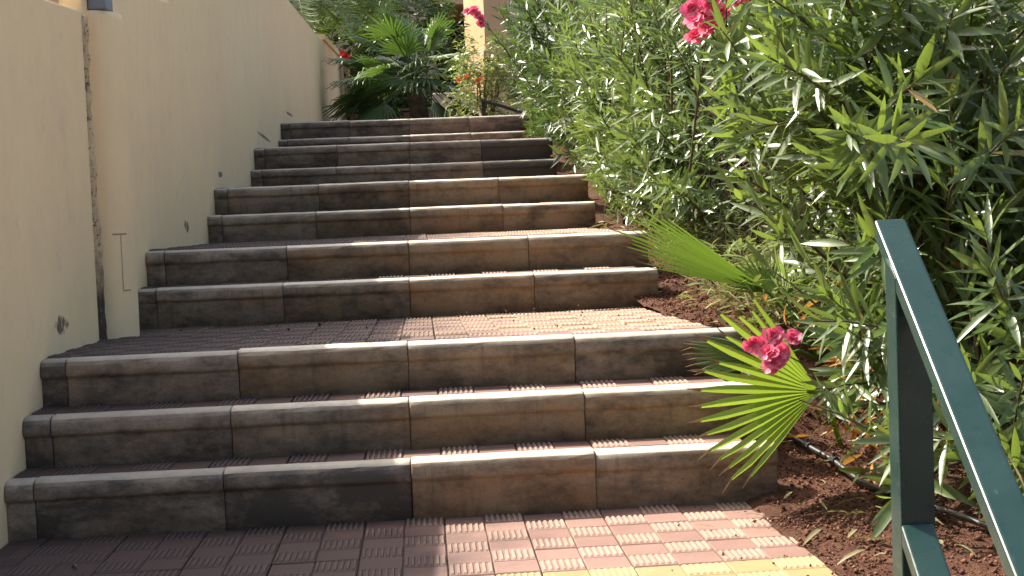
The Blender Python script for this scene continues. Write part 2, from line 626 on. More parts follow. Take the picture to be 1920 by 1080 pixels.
# garden bed: one uneven soil sheet right of the stairs
gx = np.concatenate([np.arange(0.985, 2.4, 0.03), np.arange(2.4, 9.0, 0.3)])
gy = np.concatenate([np.arange(1.5, 3.2, 0.1), np.arange(3.2, 6.8, 0.03), np.arange(6.8, 13.75, 0.08)])
vs = []
for y in gy:
    for x in gx:
        n1 = mnoise.noise((x * 3, y * 3, 0)) * 0.03 + mnoise.noise((x * 9, y * 9, 3)) * 0.018 + mnoise.noise((x * 30, y * 30, 7)) * 0.010
        e = min(1, max(0, (x - 0.985) / 0.12))
        z = bed_z(x, y) + n1 * (0.35 + 0.65 * e)
        if y < 4.31 and e < 1:
            z = min(z, -0.004 + 0.05 * e)
        vs.append((x, y, z))
nx, ny = len(gx), len(gy)
ii = np.arange(nx * ny).reshape(ny, nx)
fs = np.stack([ii[:-1, :-1], ii[:-1, 1:], ii[1:, 1:], ii[1:, :-1]], -1).reshape(-1, 4)
bed = structure(obj("soil_bed", vs, fs, M['soil'], smooth=True))

# loose crumbs and clods on the bed
OCT = np.array([(1, 0, 0), (-1, 0, 0), (0, 1, 0), (0, -1, 0), (0, 0, 1), (0, 0, -1)], float)
OCTF = np.array([(0, 2, 4), (2, 1, 4), (1, 3, 4), (3, 0, 4), (2, 0, 5), (1, 2, 5), (3, 1, 5), (0, 3, 5)])


def scatter_bits(pts, sizes):
    n = len(pts)
    vs = np.zeros((n, 6, 3))
    for i in range(n):
        s = sizes[i] * rng.uniform(0.55, 1.45, (6, 1))
        rot = np.array(Matrix.Rotation(rng.uniform(0, 6.3), 3, V(rng.normal(size=3)).normalized()))
        vs[i] = (OCT * s * np.array([1, 0.85, 0.65])) @ rot.T + pts[i]
    f = (OCTF[None] + (np.arange(n) * 6)[:, None, None]).reshape(-1, 3)
    return vs.reshape(-1, 3), f


pts, sz = [], []
for _ in range(14000):
    x = 1.0 + abs(rng.normal(0, 0.45))
    y = rng.uniform(3.1, 7.6)
    if x < 1.12 and 4.25 < y < 4.95:
        continue
    pts.append((x, y, bed_z(x, y) + 0.004 + mnoise.noise((x * 3, y * 3, 0)) * 0.03 + mnoise.noise((x * 9, y * 9, 3)) * 0.018))
    sz.append(float(np.clip(rng.lognormal(-5.5, 0.45), 0.002, 0.013)))
v_, f_ = scatter_bits(np.array(pts), sz)
o = obj("soil_crumbs", v_, f_, M['crumb'])
o['kind'] = 'stuff'
o['label'] = "red brown crumbs and clods of soil lying on the bed"
# crumbs that spilled on to the paving
pts, sz = [], []
for _ in range(34):
    x = 1.0 - abs(rng.normal(0, 0.16))
    y = rng.uniform(3.3, 4.28)
    pts.append((x, y, 0.006))
    sz.append(float(np.clip(rng.lognormal(-5.6, 0.4), 0.002, 0.008)))
for _ in range(45):
    pts.append((rng.uniform(0.3, 1.0), rng.uniform(4.95, 6.3), 0.521))
    sz.append(rng.uniform(0.002, 0.007))
for _ in range(16):
    pts.append((rng.uniform(-1.25, 0.2), rng.uniform(5.4, 6.38), 0.521))
    sz.append(rng.uniform(0.004, 0.010))
v_, f_ = scatter_bits(np.array(pts), sz)
o = obj("spilled_crumbs", v_, f_, M['crumb'])
o['kind'] = 'stuff'
o['label'] = "dark crumbs of soil scattered on the tiles"


# ------------------------------------------------------------------ tiles
def tile_mesh(name, mats, rows):
    """2 x rows cells, alternately plain and ribbed; the ribs are raised"""
    mb = MB()
    g, t = 0.0016, 0.012
    mats = list(mats)
    for cx in range(2):
        for cyy in range(rows):
            x0, y0 = cx * CELL + g * (0.35 if cx else 1), cyy * CELL + g * (0.35 if cyy else 1)
            x1, y1 = (cx + 1) * CELL - g * (1 if cx else 0.35), (cyy + 1) * CELL - g * (1 if cyy == rows - 1 else 0.35)
            ribbed = (cx + cyy) % 2 == 0
            b = 0.003
            vs = [(x0, y0, -t), (x1, y0, -t), (x1, y1, -t), (x0, y1, -t),
                  (x0, y0, -b), (x1, y0, -b), (x1, y1, -b), (x0, y1, -b),
                  (x0 + b, y0 + b, 0), (x1 - b, y0 + b, 0), (x1 - b, y1 - b, 0), (x0 + b, y1 - b, 0)]
            mb.add(vs, [(0, 1, 5, 4), (1, 2, 6, 5), (2, 3, 7, 6), (3, 0, 4, 7), (4, 5, 9, 8), (5, 6, 10, 9), (6, 7, 11, 10), (7, 4, 8, 11), (8, 9, 10, 11)], 0)
            if ribbed:
                n = 7
                for i in range(n):
                    cxr = x0 + (i + 0.5) * (x1 - x0) / n
                    w, h = 0.0058, 0.0042
                    ya, yb = y0 + 0.008, y1 - 0.008
                    vs = [(cxr - w, ya, -0.001), (cxr + w, ya, -0.001), (cxr + w, yb, -0.001), (cxr - w, yb, -0.001),
                          (cxr - w * 0.55, ya + 0.006, h), (cxr + w * 0.55, ya + 0.006, h), (cxr + w * 0.55, yb - 0.006, h), (cxr - w * 0.55, yb - 0.006, h)]
                    mb.add(vs, [(4, 5, 6, 7), (0, 1, 5, 4), (1, 2, 6, 5), (2, 3, 7, 6), (3, 0, 4, 7)], 1)
    me = bpy.data.meshes.new(name)
    me.from_pydata(mb.v, [], mb.f)
    for x in mats:
        me.materials.append(x)
    me.polygons.foreach_set("material_index", np.asarray(mb.mi, dtype=np.int32))
    me.update()
    return me


TM = {}
for nm in ('pink', 'yellow', 'peach'):
    for rows in (1, 2):
        TM[nm, rows] = tile_mesh("tile", (M['tile_' + nm], M['rib_' + nm]), rows)


def lay_tiles(parent, y0, y1, z, kinds, rows=2, from_back=False, x_right=EDGE_X, fall=0.0):
    """tiles from the right edge to the wall, rows between y0 and y1"""
    base = V(parent['_base'])
    depth = CELL * rows
    xs = []
    x = x_right
    while x > XL + 0.03:
        xa = max(x - TILE, XL + 0.004)
        xs.append((xa, x - xa))
        x -= TILE
    ys = []
    if from_back:
        y = y1
        i = 0
        while y > y0 + 0.02:
            ya = max(y - depth, y0)
            ys.append((ya, y - ya, i))
            y -= depth
            i += 1
    else:
        y = y0
        i = 0
        while y < y1 - 0.02:
            yb = min(y + depth, y1)
            ys.append((y, yb - y, i))
            y += depth
            i += 1
    for ya, dy, i in ys:
        kind = kinds(i)
        for xa, dx in xs:
            o = bpy.data.objects.new("tile", TM[kind, rows])
            COL.objects.link(o)
            o.parent = parent
            o.location = V((xa, ya, z - fall * (ya - y0) / max(0.1, y1 - y0) + random.uniform(-0.0022, 0.0014))) - base
            o.scale = (dx / TILE, dy / depth, 1)
            o.rotation_euler = (-fall / max(0.5, y1 - y0) + random.uniform(-.008, .008), random.uniform(-.008, .008), random.uniform(-.003, .003))


# ------------------------------------------------------------------ pavement in front of the stairs
mb = MB()
mb.box(XL, EDGE_X, 2.55, 4.39, -0.5, -0.0125)
pav = structure(mb.build("pavement", M['mortar']))
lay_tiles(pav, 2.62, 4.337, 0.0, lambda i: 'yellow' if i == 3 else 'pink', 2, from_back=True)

# ------------------------------------------------------------------ staircase
stairs = thing("staircase", "wide outdoor stairs of stained concrete kerb blocks with tiled landings beside the cream wall", "stairs", (0, 4.3, 0))


def block_mesh(name, length, h, seed, nl=10):
    """precast kerb: rounded projecting nosing over a slightly recessed face, edges softened by wear"""
    prof = [(0.075, -h - 0.06), (0.019, -h - 0.06), (0.019, -0.074), (0.016, -0.067), (0.006, -0.062), (0.001, -0.056), (0.0, -0.048),
            (0.0, -0.036), (0.003, -0.022), (0.010, -0.010), (0.021, -0.003), (0.036, 0.0), (0.075, 0.0)]
    vs, fs = [], []
    k = len(prof)
    us = [0.0, 0.004] + [length * i / nl for i in range(1, nl)] + [length - 0.004, length]
    nl = len(us) - 1
    for i in range(nl + 1):
        xx = us[i]
        inset = 0.0
        if i == 0 or i == nl:
            inset = 0.0025
        for j, (y, z) in enumerate(prof):
            e = 0.0035 * mnoise.noise((xx * 9 + seed * 13, j * 0.4, seed * 3.1)) + 0.002 * mnoise.noise((xx * 40 + seed, j * 1.3, seed))
            if j in (0, 1, k - 1):
                e = 0
            yy = y + e + (inset if 1 < j < k - 1 else 0)
            zz = z + e * 0.6 - (inset * 0.7 if j > 7 else 0)
            vs.append((xx, yy, zz))
    for i in range(nl):
        for j in range(k - 1):
            a = i * k + j
            fs.append((a, a + k, a + k + 1, a + 1))
    fs.append(tuple(range(k)))
    fs.append(tuple(nl * k + j for j in reversed(range(k))))
    me = bpy.data.meshes.new(name)
    me.from_pydata(vs, [], fs)
    me.materials.append(M['concrete'])
    for p in me.polygons[:-2]:
        p.use_smooth = True
    me.update()
    return me


JOINT_X = [XL + 0.002, -1.219, -0.642, -0.061, 0.518, XR]
# how mouldy each block of a step is (left to right), and how sandy
MOULD = [[.50, .62, .80, .32, .38], [.75, .50, .42, .22, .35], [.62, .35, .35, .38, .62], [.5, .30, .42, .22, .35], [.5, .52, .40, .15, .30],
         [.45, .30, .48, .20, .32], [.45, .25, .50, .18, .25], [.5, .50, .45, .38, 1.0], [.5, .55, .45, .42, 1.05], [.6, .6, .5, .40, .6], [.6, .55, .55, .40, .55]]
SAND = [[0.22, 0.3, 0.42, 0.72, 0.68], [0.22, 0.3, 0.57, 0.77, 0.72], [0.22, 0.35, 0.72, 0.68, 0.42], [0.27, 0.45, 0.75, 0.81, 0.68], [0.27, 0.35, 0.75, 0.85, 0.77], [0.32, 0.45, 0.75, 0.77, 0.68], [0.32, 0.45, 0.75, 0.81, 0.77], [0.32, 0.4, 0.52, 0.34, 0.09], [0.32, 0.4, 0.52, 0.34, 0.09], [0.32, 0.35, 0.52, 0.34, 0.26], [0.32, 0.35, 0.52, 0.38, 0.26]]
cache = {}
for k in range(11):
    y0, z0 = STEP_Y[k], STEP_Z[k]
    zprev = STEP_Z[k - 1] if k else 0.0
    h = z0 - zprev
    ynext = STEP_Y[k + 1] + 0.076 if k < 10 else 13.74
    mb = MB()
    mb.box(XL + 0.001, EDGE_X, y0 + 0.077, ynext, z0 - 0.45, z0 - (0.05 if k == 2 else 0.0135))
    step = mb.build("step", M['mortar'], stairs)
    base = V(step['_base'])
    for j in range(5):
        ln = JOINT_X[j + 1] - JOINT_X[j] - (0.0022 if j < 4 else 0)
        me = block_mesh("kerb_block", ln, h, k * 5 + j + 1, 3 if j == 0 else 12)
        o = bpy.data.objects.new("kerb_block", me)
        COL.objects.link(o)
        o.parent = step
        dy = random.uniform(-0.004, 0.004)
        dz = random.uniform(-0.003, 0.003)
        if k == 0 and j == 3:
            dy, dz = -0.010, 0.006
        o.location = V((JOINT_X[j], y0 + dy, z0 + dz)) - base
        o.rotation_euler = (0, random.uniform(-.002, .002), random.uniform(-.003, .003))
        o.color = (MOULD[k][j], SAND[k][j], 0, 1)
    ya, yb = y0 + NOSE, (STEP_Y[k + 1] + 0.019 if k < 10 else 13.73)
    if yb - ya < 0.3:
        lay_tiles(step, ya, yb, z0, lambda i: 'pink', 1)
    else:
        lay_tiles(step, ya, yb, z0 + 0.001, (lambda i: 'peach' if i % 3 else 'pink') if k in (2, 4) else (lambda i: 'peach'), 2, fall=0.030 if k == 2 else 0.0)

# ------------------------------------------------------------------ walls on the left
WT = 0.09


def wall_seg(verts_yz, label, name="garden_wall", coping=None):
    """a wall whose outline in (y, z) is given; real thickness"""
    n = len(verts_yz)
    vs = [(XL, y, z) for y, z in verts_yz] + [(XL - WT, y, z) for y, z in verts_yz]
    fs = [tuple(range(n)), tuple(n + i for i in reversed(range(n)))]
    for i in range(n):
        j = (i + 1) % n
        fs.append((i, i + n, j + n, j))
    o = obj(name, vs, fs, M['stucco'])
    bm = bmesh.new()
    bm.from_mesh(o.data)
    bmesh.ops.recalc_face_normals(bm, faces=bm.faces)
    bmesh.ops.bevel(bm, geom=list(bm.edges), offset=0.008, segments=2, affect='EDGES', profile=0.5)
    bm.to_mesh(o.data)
    bm.free()
    tag(o, label, "wall", "cream garden wall along the stairs")
    return o


wall1 = wall_seg([(-1.5, -0.88), (5.662, -0.88), (5.662, 1.822), (5.0, 1.776), (3.8, 1.70), (-1.5, 1.60)],
                 "nearest section of cream stucco wall, its end at the dark crumbly joint", coping=None)
wall2 = wall_seg([(5.676, -0.88), (30.0, -0.88), (30.0, 4.17), (20.56, 3.62), (20.55, 3.585), (15.0, 3.34), (12.31, 3.24), (12.30, 2.98),
                  (9.81, 2.90), (9.80, 2.60), (7.69, 2.56), (7.68, 2.168), (7.3, 2.135), (5.676, 2.115)],
                 "long cream stucco wall with scuff marks stepping up beside the stairs behind the drainpipe casing")
mb = MB()
mb.add([(XL + 0.03, 20.56, 3.622), (XL + 0.03, 24.6, 3.857), (XL - WT - 0.03, 24.6, 3.857), (XL - WT - 0.03, 20.56, 3.622),
        (XL + 0.03, 20.56, 3.70), (XL + 0.03, 24.6, 3.935), (XL - WT - 0.03, 24.6, 3.935), (XL - WT - 0.03, 20.56, 3.70)],
       [(0, 3, 2, 1), (4, 5, 6, 7), (0, 1, 5, 4), (1, 2, 6, 5), (2, 3, 7, 6), (3, 0, 4, 7)])
mb.build("coping", M['stucco'], wall2)

# crumbling joint filler between the first two sections
mb = MB()
rows = 46
for i in range(rows + 1):
    z = 0.50 + (1.80 - 0.50) * i / rows
    t = i / rows
    wl = 0.022 + 0.085 * (1 - t) ** 0.9 + 0.022 * mnoise.noise((z * 9, 1.3, 0))
    bl = 0.016 + 0.012 * mnoise.noise((z * 21, 5.3, 0))
    yA, yB = 5.655 + 0.008 * mnoise.noise((z * 14, 8, 0)), 5.668 + max(0.012, wl)
    yM = (yA + yB) / 2
    mb.v += [(XL - 0.02, yA, z), (XL + bl * 0.5, yA + 0.01, z), (XL + bl, yM, z), (XL + bl * 0.5, yB - 0.006, z), (XL - 0.02, yB, z)]
for i in range(rows):
    for j in range(4):
        a = i * 5 + j
        mb.f.append((a, a + 1, a + 6, a + 5))
        mb.mi.append(0)
mb.build("joint_filler", M['filler'], wall1, smooth=False)

# drain pipe in its rounded plaster casing
pipe = thing("drain_pipe", "grey drainpipe in a rounded cream plaster casing on the wall beside the landing", "drainpipe", (XL, 5.86, 0.516))
mb = MB()
R, cyp = 0.112, 5.895
prof = []
for i in range(15):
    a = math.pi * i / 14
    prof.append((XL - 0.004 + R * math.sin(a) ** 0.8, cyp - math.cos(a) * 0.140))
prof[-1] = (XL + 0.040, cyp + 0.135)
prof += [(XL + 0.032, 6.18), (XL + 0.022, 6.25), (XL - 0.004, 6.26)]
zs = [0.485, 0.60, 0.9, 1.3, 1.6, 1.81, 1.838]
for z in zs:
    for (x, y) in prof:
        s = 1.0 if z < 1.83 else 0.96
        xx = XL + (x - XL) * s
        xx += 0.004 * mnoise.noise((y * 6, z * 4, 2)) if x > XL + 0.01 else 0
        mb.v.append((xx, y, z))
k = len(prof)
for i in range(len(zs) - 1):
    for j in range(k - 1):
        a = i * k + j
        mb.f.append((a, a + 1, a + k + 1, a + k))
        mb.mi.append(0)
mb.f.append(tuple((len(zs) - 1) * k + j for j in range(k)))
mb.mi.append(0)
o = mb.build("plaster_casing", M['stucco'], pipe, smooth=True)
cas = o
# outline of the access panel scratched in the casing
mb = MB()


def casing_pt(a, z, out=0.0015):
    return (XL - 0.004 + (R + out) * math.sin(a) ** 0.8, cyp - math.cos(a) * 0.140, z)


def arc_strip(a0, a1, z0, z1, n=6):
    vs, fs = [], []
    for i in range(n + 1):
        a = a0 + (a1 - a0) * i / n
        vs += [casing_pt(a, z0), casing_pt(a, z1), casing_pt(a, z0, -0.008), casing_pt(a, z1, -0.008)]
    for i in range(n):
        q = i * 4
        fs += [(q, q + 4, q + 5, q + 1), (q + 2, q, q + 1, q + 3), (q, q + 2, q + 6, q + 4), (q + 1, q + 5, q + 7, q + 3)]
    mb.add(vs, fs)


arc_strip(0.42, 1.02, 0.925, 0.932)
arc_strip(0.72, 0.75, 0.700, 0.924, 2)
arc_strip(0.72, 1.10, 0.693, 0.699)
mb.build("access_panel", M['dark_line'], pipe)
mb = MB()
mb.box(XL + 0.002, XL + 0.075, 5.76, 5.90, 1.842, 2.10)
bevel(mb.build("pipe_box", M['grey_pvc'], pipe), 0.008)

# ------------------------------------------------------------------ handrail
rail = thing("handrail", "dark green painted metal handrail sloping down on its square post at right", "handrail", (1.10, 3.08, 0.0))
SL = 0.7028
DRIFT = 0.0673
XA, XB = 1.082, 1.158
ytop, ybot = 3.25, 1.35


def rail_bar(name, y1, z1, y0, thick, xa, xb):
    """hollow bar running down towards the viewer; end faces plumb"""
    mb = MB()
    vs = []
    for y in (y1, y0):
        z = z1 - (y1 - y) * SL
        dx = -(y1 - y) * DRIFT
        vs += [(xa + dx, y, z), (xb + dx, y, z), (xb + dx, y, z - thick), (xa + dx, y, z - thick)]
    mb.add(vs, [(0, 1, 2, 3), (7, 6, 5, 4), (0, 4, 5, 1), (1, 5, 6, 2), (2, 6, 7, 3), (3, 7, 4, 0)])
    return bevel(mb.build(name, M['paint'], rail), 0.007, 3)


rail_bar("rail", ytop, 0.897, ybot, 0.050, XA, XB)
rail_bar("lower_rail", 3.072, 0.200, ybot, 0.050, XA - 0.016, XB - 0.016)
mb = MB()
mb.box(XA - 0.013, XB - 0.008, 3.078, 3.148, -0.06, 0.765)
o = mb.build("post", M['paint'], rail)
o.data.vertices[4].co.z -= 0.0
for v in o.data.vertices:
    if v.co.z > 0.5:
        v.co.z += (v.co.y - 0.0) * SL * 0.9
bevel(o, 0.004, 2)

# ------------------------------------------------------------------ drip hose on the bed
hose = thing("irrigation_hose", "thin black drip hose lying on the red soil beside the lowest steps", "hose", (1.25, 4.6, 0.1))
hp = [(1.165, 5.05), (1.20, 4.88), (1.235, 4.73), (1.275, 4.58), (1.318, 4.43), (1.35, 4.25), (1.38, 4.08), (1.44, 3.85), (1.52, 3.6), (1.60, 3.3)]
mb = MB()
hpts = [(x, y, bed_z(x, y) + 0.028 + 0.006 * math.sin(i * 2.1)) for i, (x, y) in enumerate(hp)]
mb.tube(hpts, 0.0095, 8)
mb.build("pipe", M['hose'], hose, smooth=True)
for i in (3, 4, 6):
    mb = MB()
    x, y, z = hpts[i]
    mb.tube([(x - 0.004, y + 0.014, z), (x + 0.004, y - 0.014, z)], 0.014, 8)
    mb.tube([(x, y, z + 0.008), (x, y, z + 0.026)], 0.005, 6)
    mb.build("dripper", M['hose'], hose)

# ------------------------------------------------------------------ foliage machinery
LEAF_ROWS = {
    5: ([0.0, 0.16, 0.42, 0.72, 1.0], [0.10, 0.62, 1.0, 0.72, 0.02]),
    4: ([0.0, 0.28, 0.66, 1.0], [0.10, 0.85, 0.85, 0.02]),
    3: ([0.0, 0.45, 1.0], [0.12, 1.0, 0.03]),
}


def leaf_template(rows, fold=0.25, curl=0.10):
    us, ws = LEAF_ROWS[rows]
    pts, fs = [], []
    for u, w in zip(us, ws):
        dz = -curl * u * u
        pts += [(u, -w * 0.5, dz), (u, 0.0, dz), (u, w * 0.5, dz)]
    T = np.array(pts)   # u along length, v across (x width), w normal (x length)
    fo = np.zeros(len(pts))
    for i, w in enumerate(ws):
        fo[3 * i] = fo[3 * i + 2] = fold * w * 0.5
    for i in range(rows - 1):
        a = 3 * i
        fs += [(a, a + 3, a + 4, a + 1), (a + 1, a + 4, a + 5, a + 2)]
    return T, fo, np.array(fs)


def unit(a):
    return a / np.maximum(np.linalg.norm(a, axis=-1, keepdims=True), 1e-9)


def leaf_cloud(pos, dirs, nrm, L, Wd, rows=4, fold=0.25, curl=0.12):
    """many leaves as one vertex array"""
    T, fo, F = leaf_template(rows, fold, 0.0)
    n = len(pos)
    d = unit(dirs)
    side = unit(np.cross(nrm, d))
    up = np.cross(d, side)
    cu = (curl * rng.uniform(-0.3, 1.8, n))[:, None]
    u = T[None, :, 0] * L[:, None]
    v = T[None, :, 1] * Wd[:, None]
    w = fo[None] * Wd[:, None] - cu * (T[None, :, 0] ** 2) * L[:, None]
    vs = pos[:, None] + u[..., None] * d[:, None] + v[..., None] * side[:, None] + w[..., None] * up[:, None]
    f = (F[None] + (np.arange(n) * len(T))[:, None, None]).reshape(-1, 4)
    return vs.reshape(-1, 3), f


LEAF_VAR = {}


def leaf_variants(mat, key):
    if key in LEAF_VAR:
        return LEAF_VAR[key]
    out = []
    for i in range(6):
        T, fo, F = leaf_template(5, 0.28, 0.0)
        vs = T.copy()
        c = (0.02, 0.07, 0.13, 0.2, -0.05, 0.28)[i]
        wv = (0.150, 0.165, 0.175, 0.185, 0.20, 0.155)[i]
        vs[:, 2] = fo * wv - c * T[:, 0] ** 2
        vs[:, 1] = T[:, 1] * wv + 0.03 * (i % 3 - 1) * T[:, 0] ** 2
        me = bpy.data.meshes.new("leaf")
        me.from_pydata([tuple(v) for v in vs], [], [tuple(f) for f in F])
        me.materials.append(mat)
        me.polygons.foreach_set("use_smooth", np.ones(len(me.polygons), dtype=bool))
        me.update()
        out.append(me)
    LEAF_VAR[key] = out
    return out


def bez(p0, p1, p2, t):
    return p0 * (1 - t) ** 2 + p1 * 2 * t * (1 - t) + p2 * t * t


def stem_leaves(pts, rad0, leaf_len, spacing, start, out, droop=0.0, ang=(0.55, 1.0), wr=(0.15, 0.21)):
    """whorls of three narrow leaves along a polyline, dense and upright at the tip"""
    seg = [(pts[i + 1] - pts[i]).length for i in range(len(pts) - 1)]
    total = sum(seg)
    d = total * start
    k = 0
    while d < total:
        a = 0.0
        for i, s in enumerate(seg):
            if a + s >= d:
                break
            a += s
        t = (d - a) / seg[i]
        p = pts[i].lerp(pts[i + 1], t)
        tan = (pts[i + 1] - pts[i]).normalized()
        ref = tan.cross(V((0.31, 0.2, 1))).normalized()
        ref2 = tan.cross(ref)
        frac = d / total
        for w in range(3):
            if random.random() < 0.10 + 0.25 * (1 - frac):
                continue
            th = 2 * math.pi * w / 3 + (k % 2) * math.pi / 3 + random.uniform(-0.25, 0.25)
            rad = ref * math.cos(th) + ref2 * math.sin(th)
            an = random.uniform(*ang) * (1.15 - 0.55 * max(0, frac - 0.6) / 0.4) + (0.25 if frac < 0.6 else 0)
            dr = (tan * math.cos(an) + rad * math.sin(an))
            dr.z -= droop * random.uniform(0.3, 1.4)
            dr.normalize()
            nr = (tan * math.sin(an) - rad * math.cos(an) * 1.0)
            nr = (nr + V((random.uniform(-.35, .35), random.uniform(-.35, .35), random.uniform(-.2, .5)))).normalized()
            ll = leaf_len * random.uniform(0.72, 1.2) * (1.0 if frac < 0.93 else 0.7)
            out.append((p + rad * rad0 * 0.5, dr, nr, ll, ll * random.uniform(*wr)))
        d += spacing * random.uniform(0.75, 1.3)
        k += 1


def oleander(label, base, canes, mat, leaf_len, spacing, n_parts, rows, keep, key, name="oleander_shrub", branches=(2, 4), blen=(0.22, 0.5), droop=0.12,
             rad=0.010, start=0.38, group=None, wr=(0.15, 0.21)):
    sh = thing(name, label, "shrub", base, group)
    leaves = []
    for (b, tip, arch) in canes:
        b, tip = V(b), V(tip)
        mid = b.lerp(tip, 0.5) + V(arch)
        pts = [bez(b, mid, tip, i / 9) + V((mnoise.noise((tip.x * 9, i, 1)), mnoise.noise((tip.y * 9, i, 2)), 0)) * (0.02 if 0 < i else 0) for i in range(10)]
        mb = MB()
        mb.tube(pts, [rad * (1 - 0.72 * i / 9) for i in range(10)], 6)
        stem_leaves(pts, rad, leaf_len, spacing, start, leaves, droop, wr=wr)
        for _ in range(random.randint(*branches)):
            t = random.uniform(0.45, 0.92)
            p = bez(b, mid, tip, t)
            tan = (bez(b, mid, tip, min(1, t + 0.05)) - bez(b, mid, tip, t - 0.05)).normalized()
            dv = (tan + V((random.uniform(-1, 1), random.uniform(-1, 1), random.uniform(-0.5, 0.8))) * 0.8).normalized()
            ln = random.uniform(*blen)
            q = p + dv * ln + V((0, 0, -0.04 * ln))
            if not keep(q + V((0, 0, 0.03)), q):
                continue
            bp = [p, p.lerp(q, 0.35) + V((0, 0, 0.03 * ln)), p.lerp(q, 0.7) + V((0, 0, 0.035 * ln)), q]
            mb.tube(bp, [rad * 0.45, rad * 0.4, rad * 0.3, rad * 0.2], 5)
            stem_leaves(bp, rad * 0.4, leaf_len * 0.95, spacing * 0.9, 0.12, leaves, droop, wr=wr)
        mb.build("cane", M['bark'], sh, smooth=True)
    leaves = [l for l in leaves if keep(l[0] + l[1] * l[3], l[0])]
    # leaves that show largest become parts of their own
    scored = []
    for i, l in enumerate(leaves):
        x, y, z = project(l[0] + l[1] * (l[3] * 0.5))
        if 0 < x < 1920 and 0 < y < 1080:
            a = project(l[0])
            c = project(l[0] + l[1] * l[3])
            scored.append((math.hypot(a[0] - c[0], a[1] - c[1]) / z ** 0.7, i))
    scored.sort(reverse=True)
    chosen = set(i for _, i in scored[:n_parts])
    base_v = V(base)
    vars_ = leaf_variants(mat, key) if n_parts else None
    for i in chosen:
        p, d, nr, ll, ww = leaves[i]
        side = nr.cross(d).normalized()
        up = d.cross(side)
        mt = Matrix((d * ll, side * ll * (ww / ll / 0.17), up * ll)).transposed().to_4x4()
        mt.translation = p - base_v
        o = bpy.data.objects.new("leaf", random.choice(vars_))
        COL.objects.link(o)
        o.parent = sh
        o.matrix_local = mt
    rest = [l for i, l in enumerate(leaves) if i not in chosen]
    A = [np.array([tuple(l[j]) for l in rest]) for j in range(3)]
    L = np.array([l[3] for l in rest])
    Wd = np.array([l[4] for l in rest])
    vs, fs = leaf_cloud(A[0], A[1], A[2], L, Wd, rows)
    o = obj("foliage", vs, fs, mat, sh, smooth=True)
    o['kind'] = 'stuff'
    return sh


def petal_blossom(name, parent, c, r, mat, n=14, facing=V((-0.3, -0.8, 0.4))):
    """a double blossom: rings of crumpled petals"""
    f = facing.normalized()
    a = f.cross(V((0, 0, 1))).normalized()
    b = f.cross(a)
    mb = MB()
    for i in range(n):
        ring = i % 3
        th = i * 2.399 + random.uniform(-0.3, 0.3)
        open_ = (1.15, 0.75, 0.35)[ring]
        d = (a * math.cos(th) + b * math.sin(th)) * math.sin(open_) + f * math.cos(open_)
        d.normalize()
        s = d.cross(f).normalized()
        if s.length < 0.1:
            s = a
        nr = d.cross(s)
        rr = r * (1.0, 0.85, 0.65)[ring] * random.uniform(0.85, 1.15)
        n0 = len(mb.v)
        for u, w in ((0.05, 0.12), (0.4, 0.55), (0.75, 0.85), (1.0, 0.5)):
            for v in (-1, -0.35, 0.35, 1):
                cr = 0.10 * rr * mnoise.noise((u * 4 + i, v * 2.5, th))
                mb.v.append(tuple(V(c) + d * (u * rr) + s * (v * w * rr * 0.62) + nr * (0.22 * rr * u * u + cr * 2 - 0.10 * rr * abs(v))))
        for q in range(3):
            for t in range(3):
                x = n0 + q * 4 + t
                mb.f.append((x, x + 1, x + 5, x + 4))
                mb.mi.append(0)
    return mb.build(name, mat, parent, smooth=True)


def flower_cluster(sh, c, r, count, spread, mat, stem_from):
    """twig with buds (part) and its blossoms (sub-parts)"""
    c = V(c)
    mb = MB()
    mb.tube([V(stem_from), V(stem_from).lerp(c, 0.55) + V((0, 0, 0.02)), c], [0.004, 0.003, 0.002], 5)
    pos = []
    for i in range(count):
        for _ in range(30):
            p = c + V((random.gauss(0, 1), random.gauss(0, 0.6), random.gauss(0, 1))) * spread * 0.6
            if all((p - q).length > r * 0.95 for q in pos):
                break
        pos.append(p)
        mb.tube([c + V((0.0, 0.02, -0.01)), p + V((0, 0.012, 0))], [0.002, 0.0015], 4)
    for i in range(6):
        p = c + V((random.uniform(-1, 1), random.uniform(-.5, .5), random.uniform(-.3, 1))) * spread * 0.9
        mb.tube([c, p], [0.0015, 0.001], 4)
        mb.tube([p, p + V((0, 0, 0.012))], [0.004, 0.001], 5)
    cl = mb.build("flower_cluster", M['twig'], sh)
    for p in pos:
        petal_blossom("blossom", cl, p, r, mat, 15, V((random.uniform(-.7, .3), -0.8, random.uniform(-.1, .9))))
    return cl


# ------------------------------------------------------------------ the near oleander
random.seed(21)
canes = []
for i in range(72):
    b = (random.uniform(1.72, 2.5), random.uniform(4.3, 5.9), 0)
    b = (b[0], b[1], bed_z(b[0], b[1]) - 0.03)
    up = random.uniform(0, 1)
    tip = (random.uniform(0.98, 2.5), random.uniform(3.75, 5.6), 0.45 + 1.55 * up ** 0.8)
    if tip[2] < 1.0:
        tip = (random.uniform(1.45, 2.2), tip[1], tip[2])
    canes.append((b, tip, (random.uniform(-0.05, 0.15), random.uniform(-.1, .1), 0.18 + 0.12 * up)))
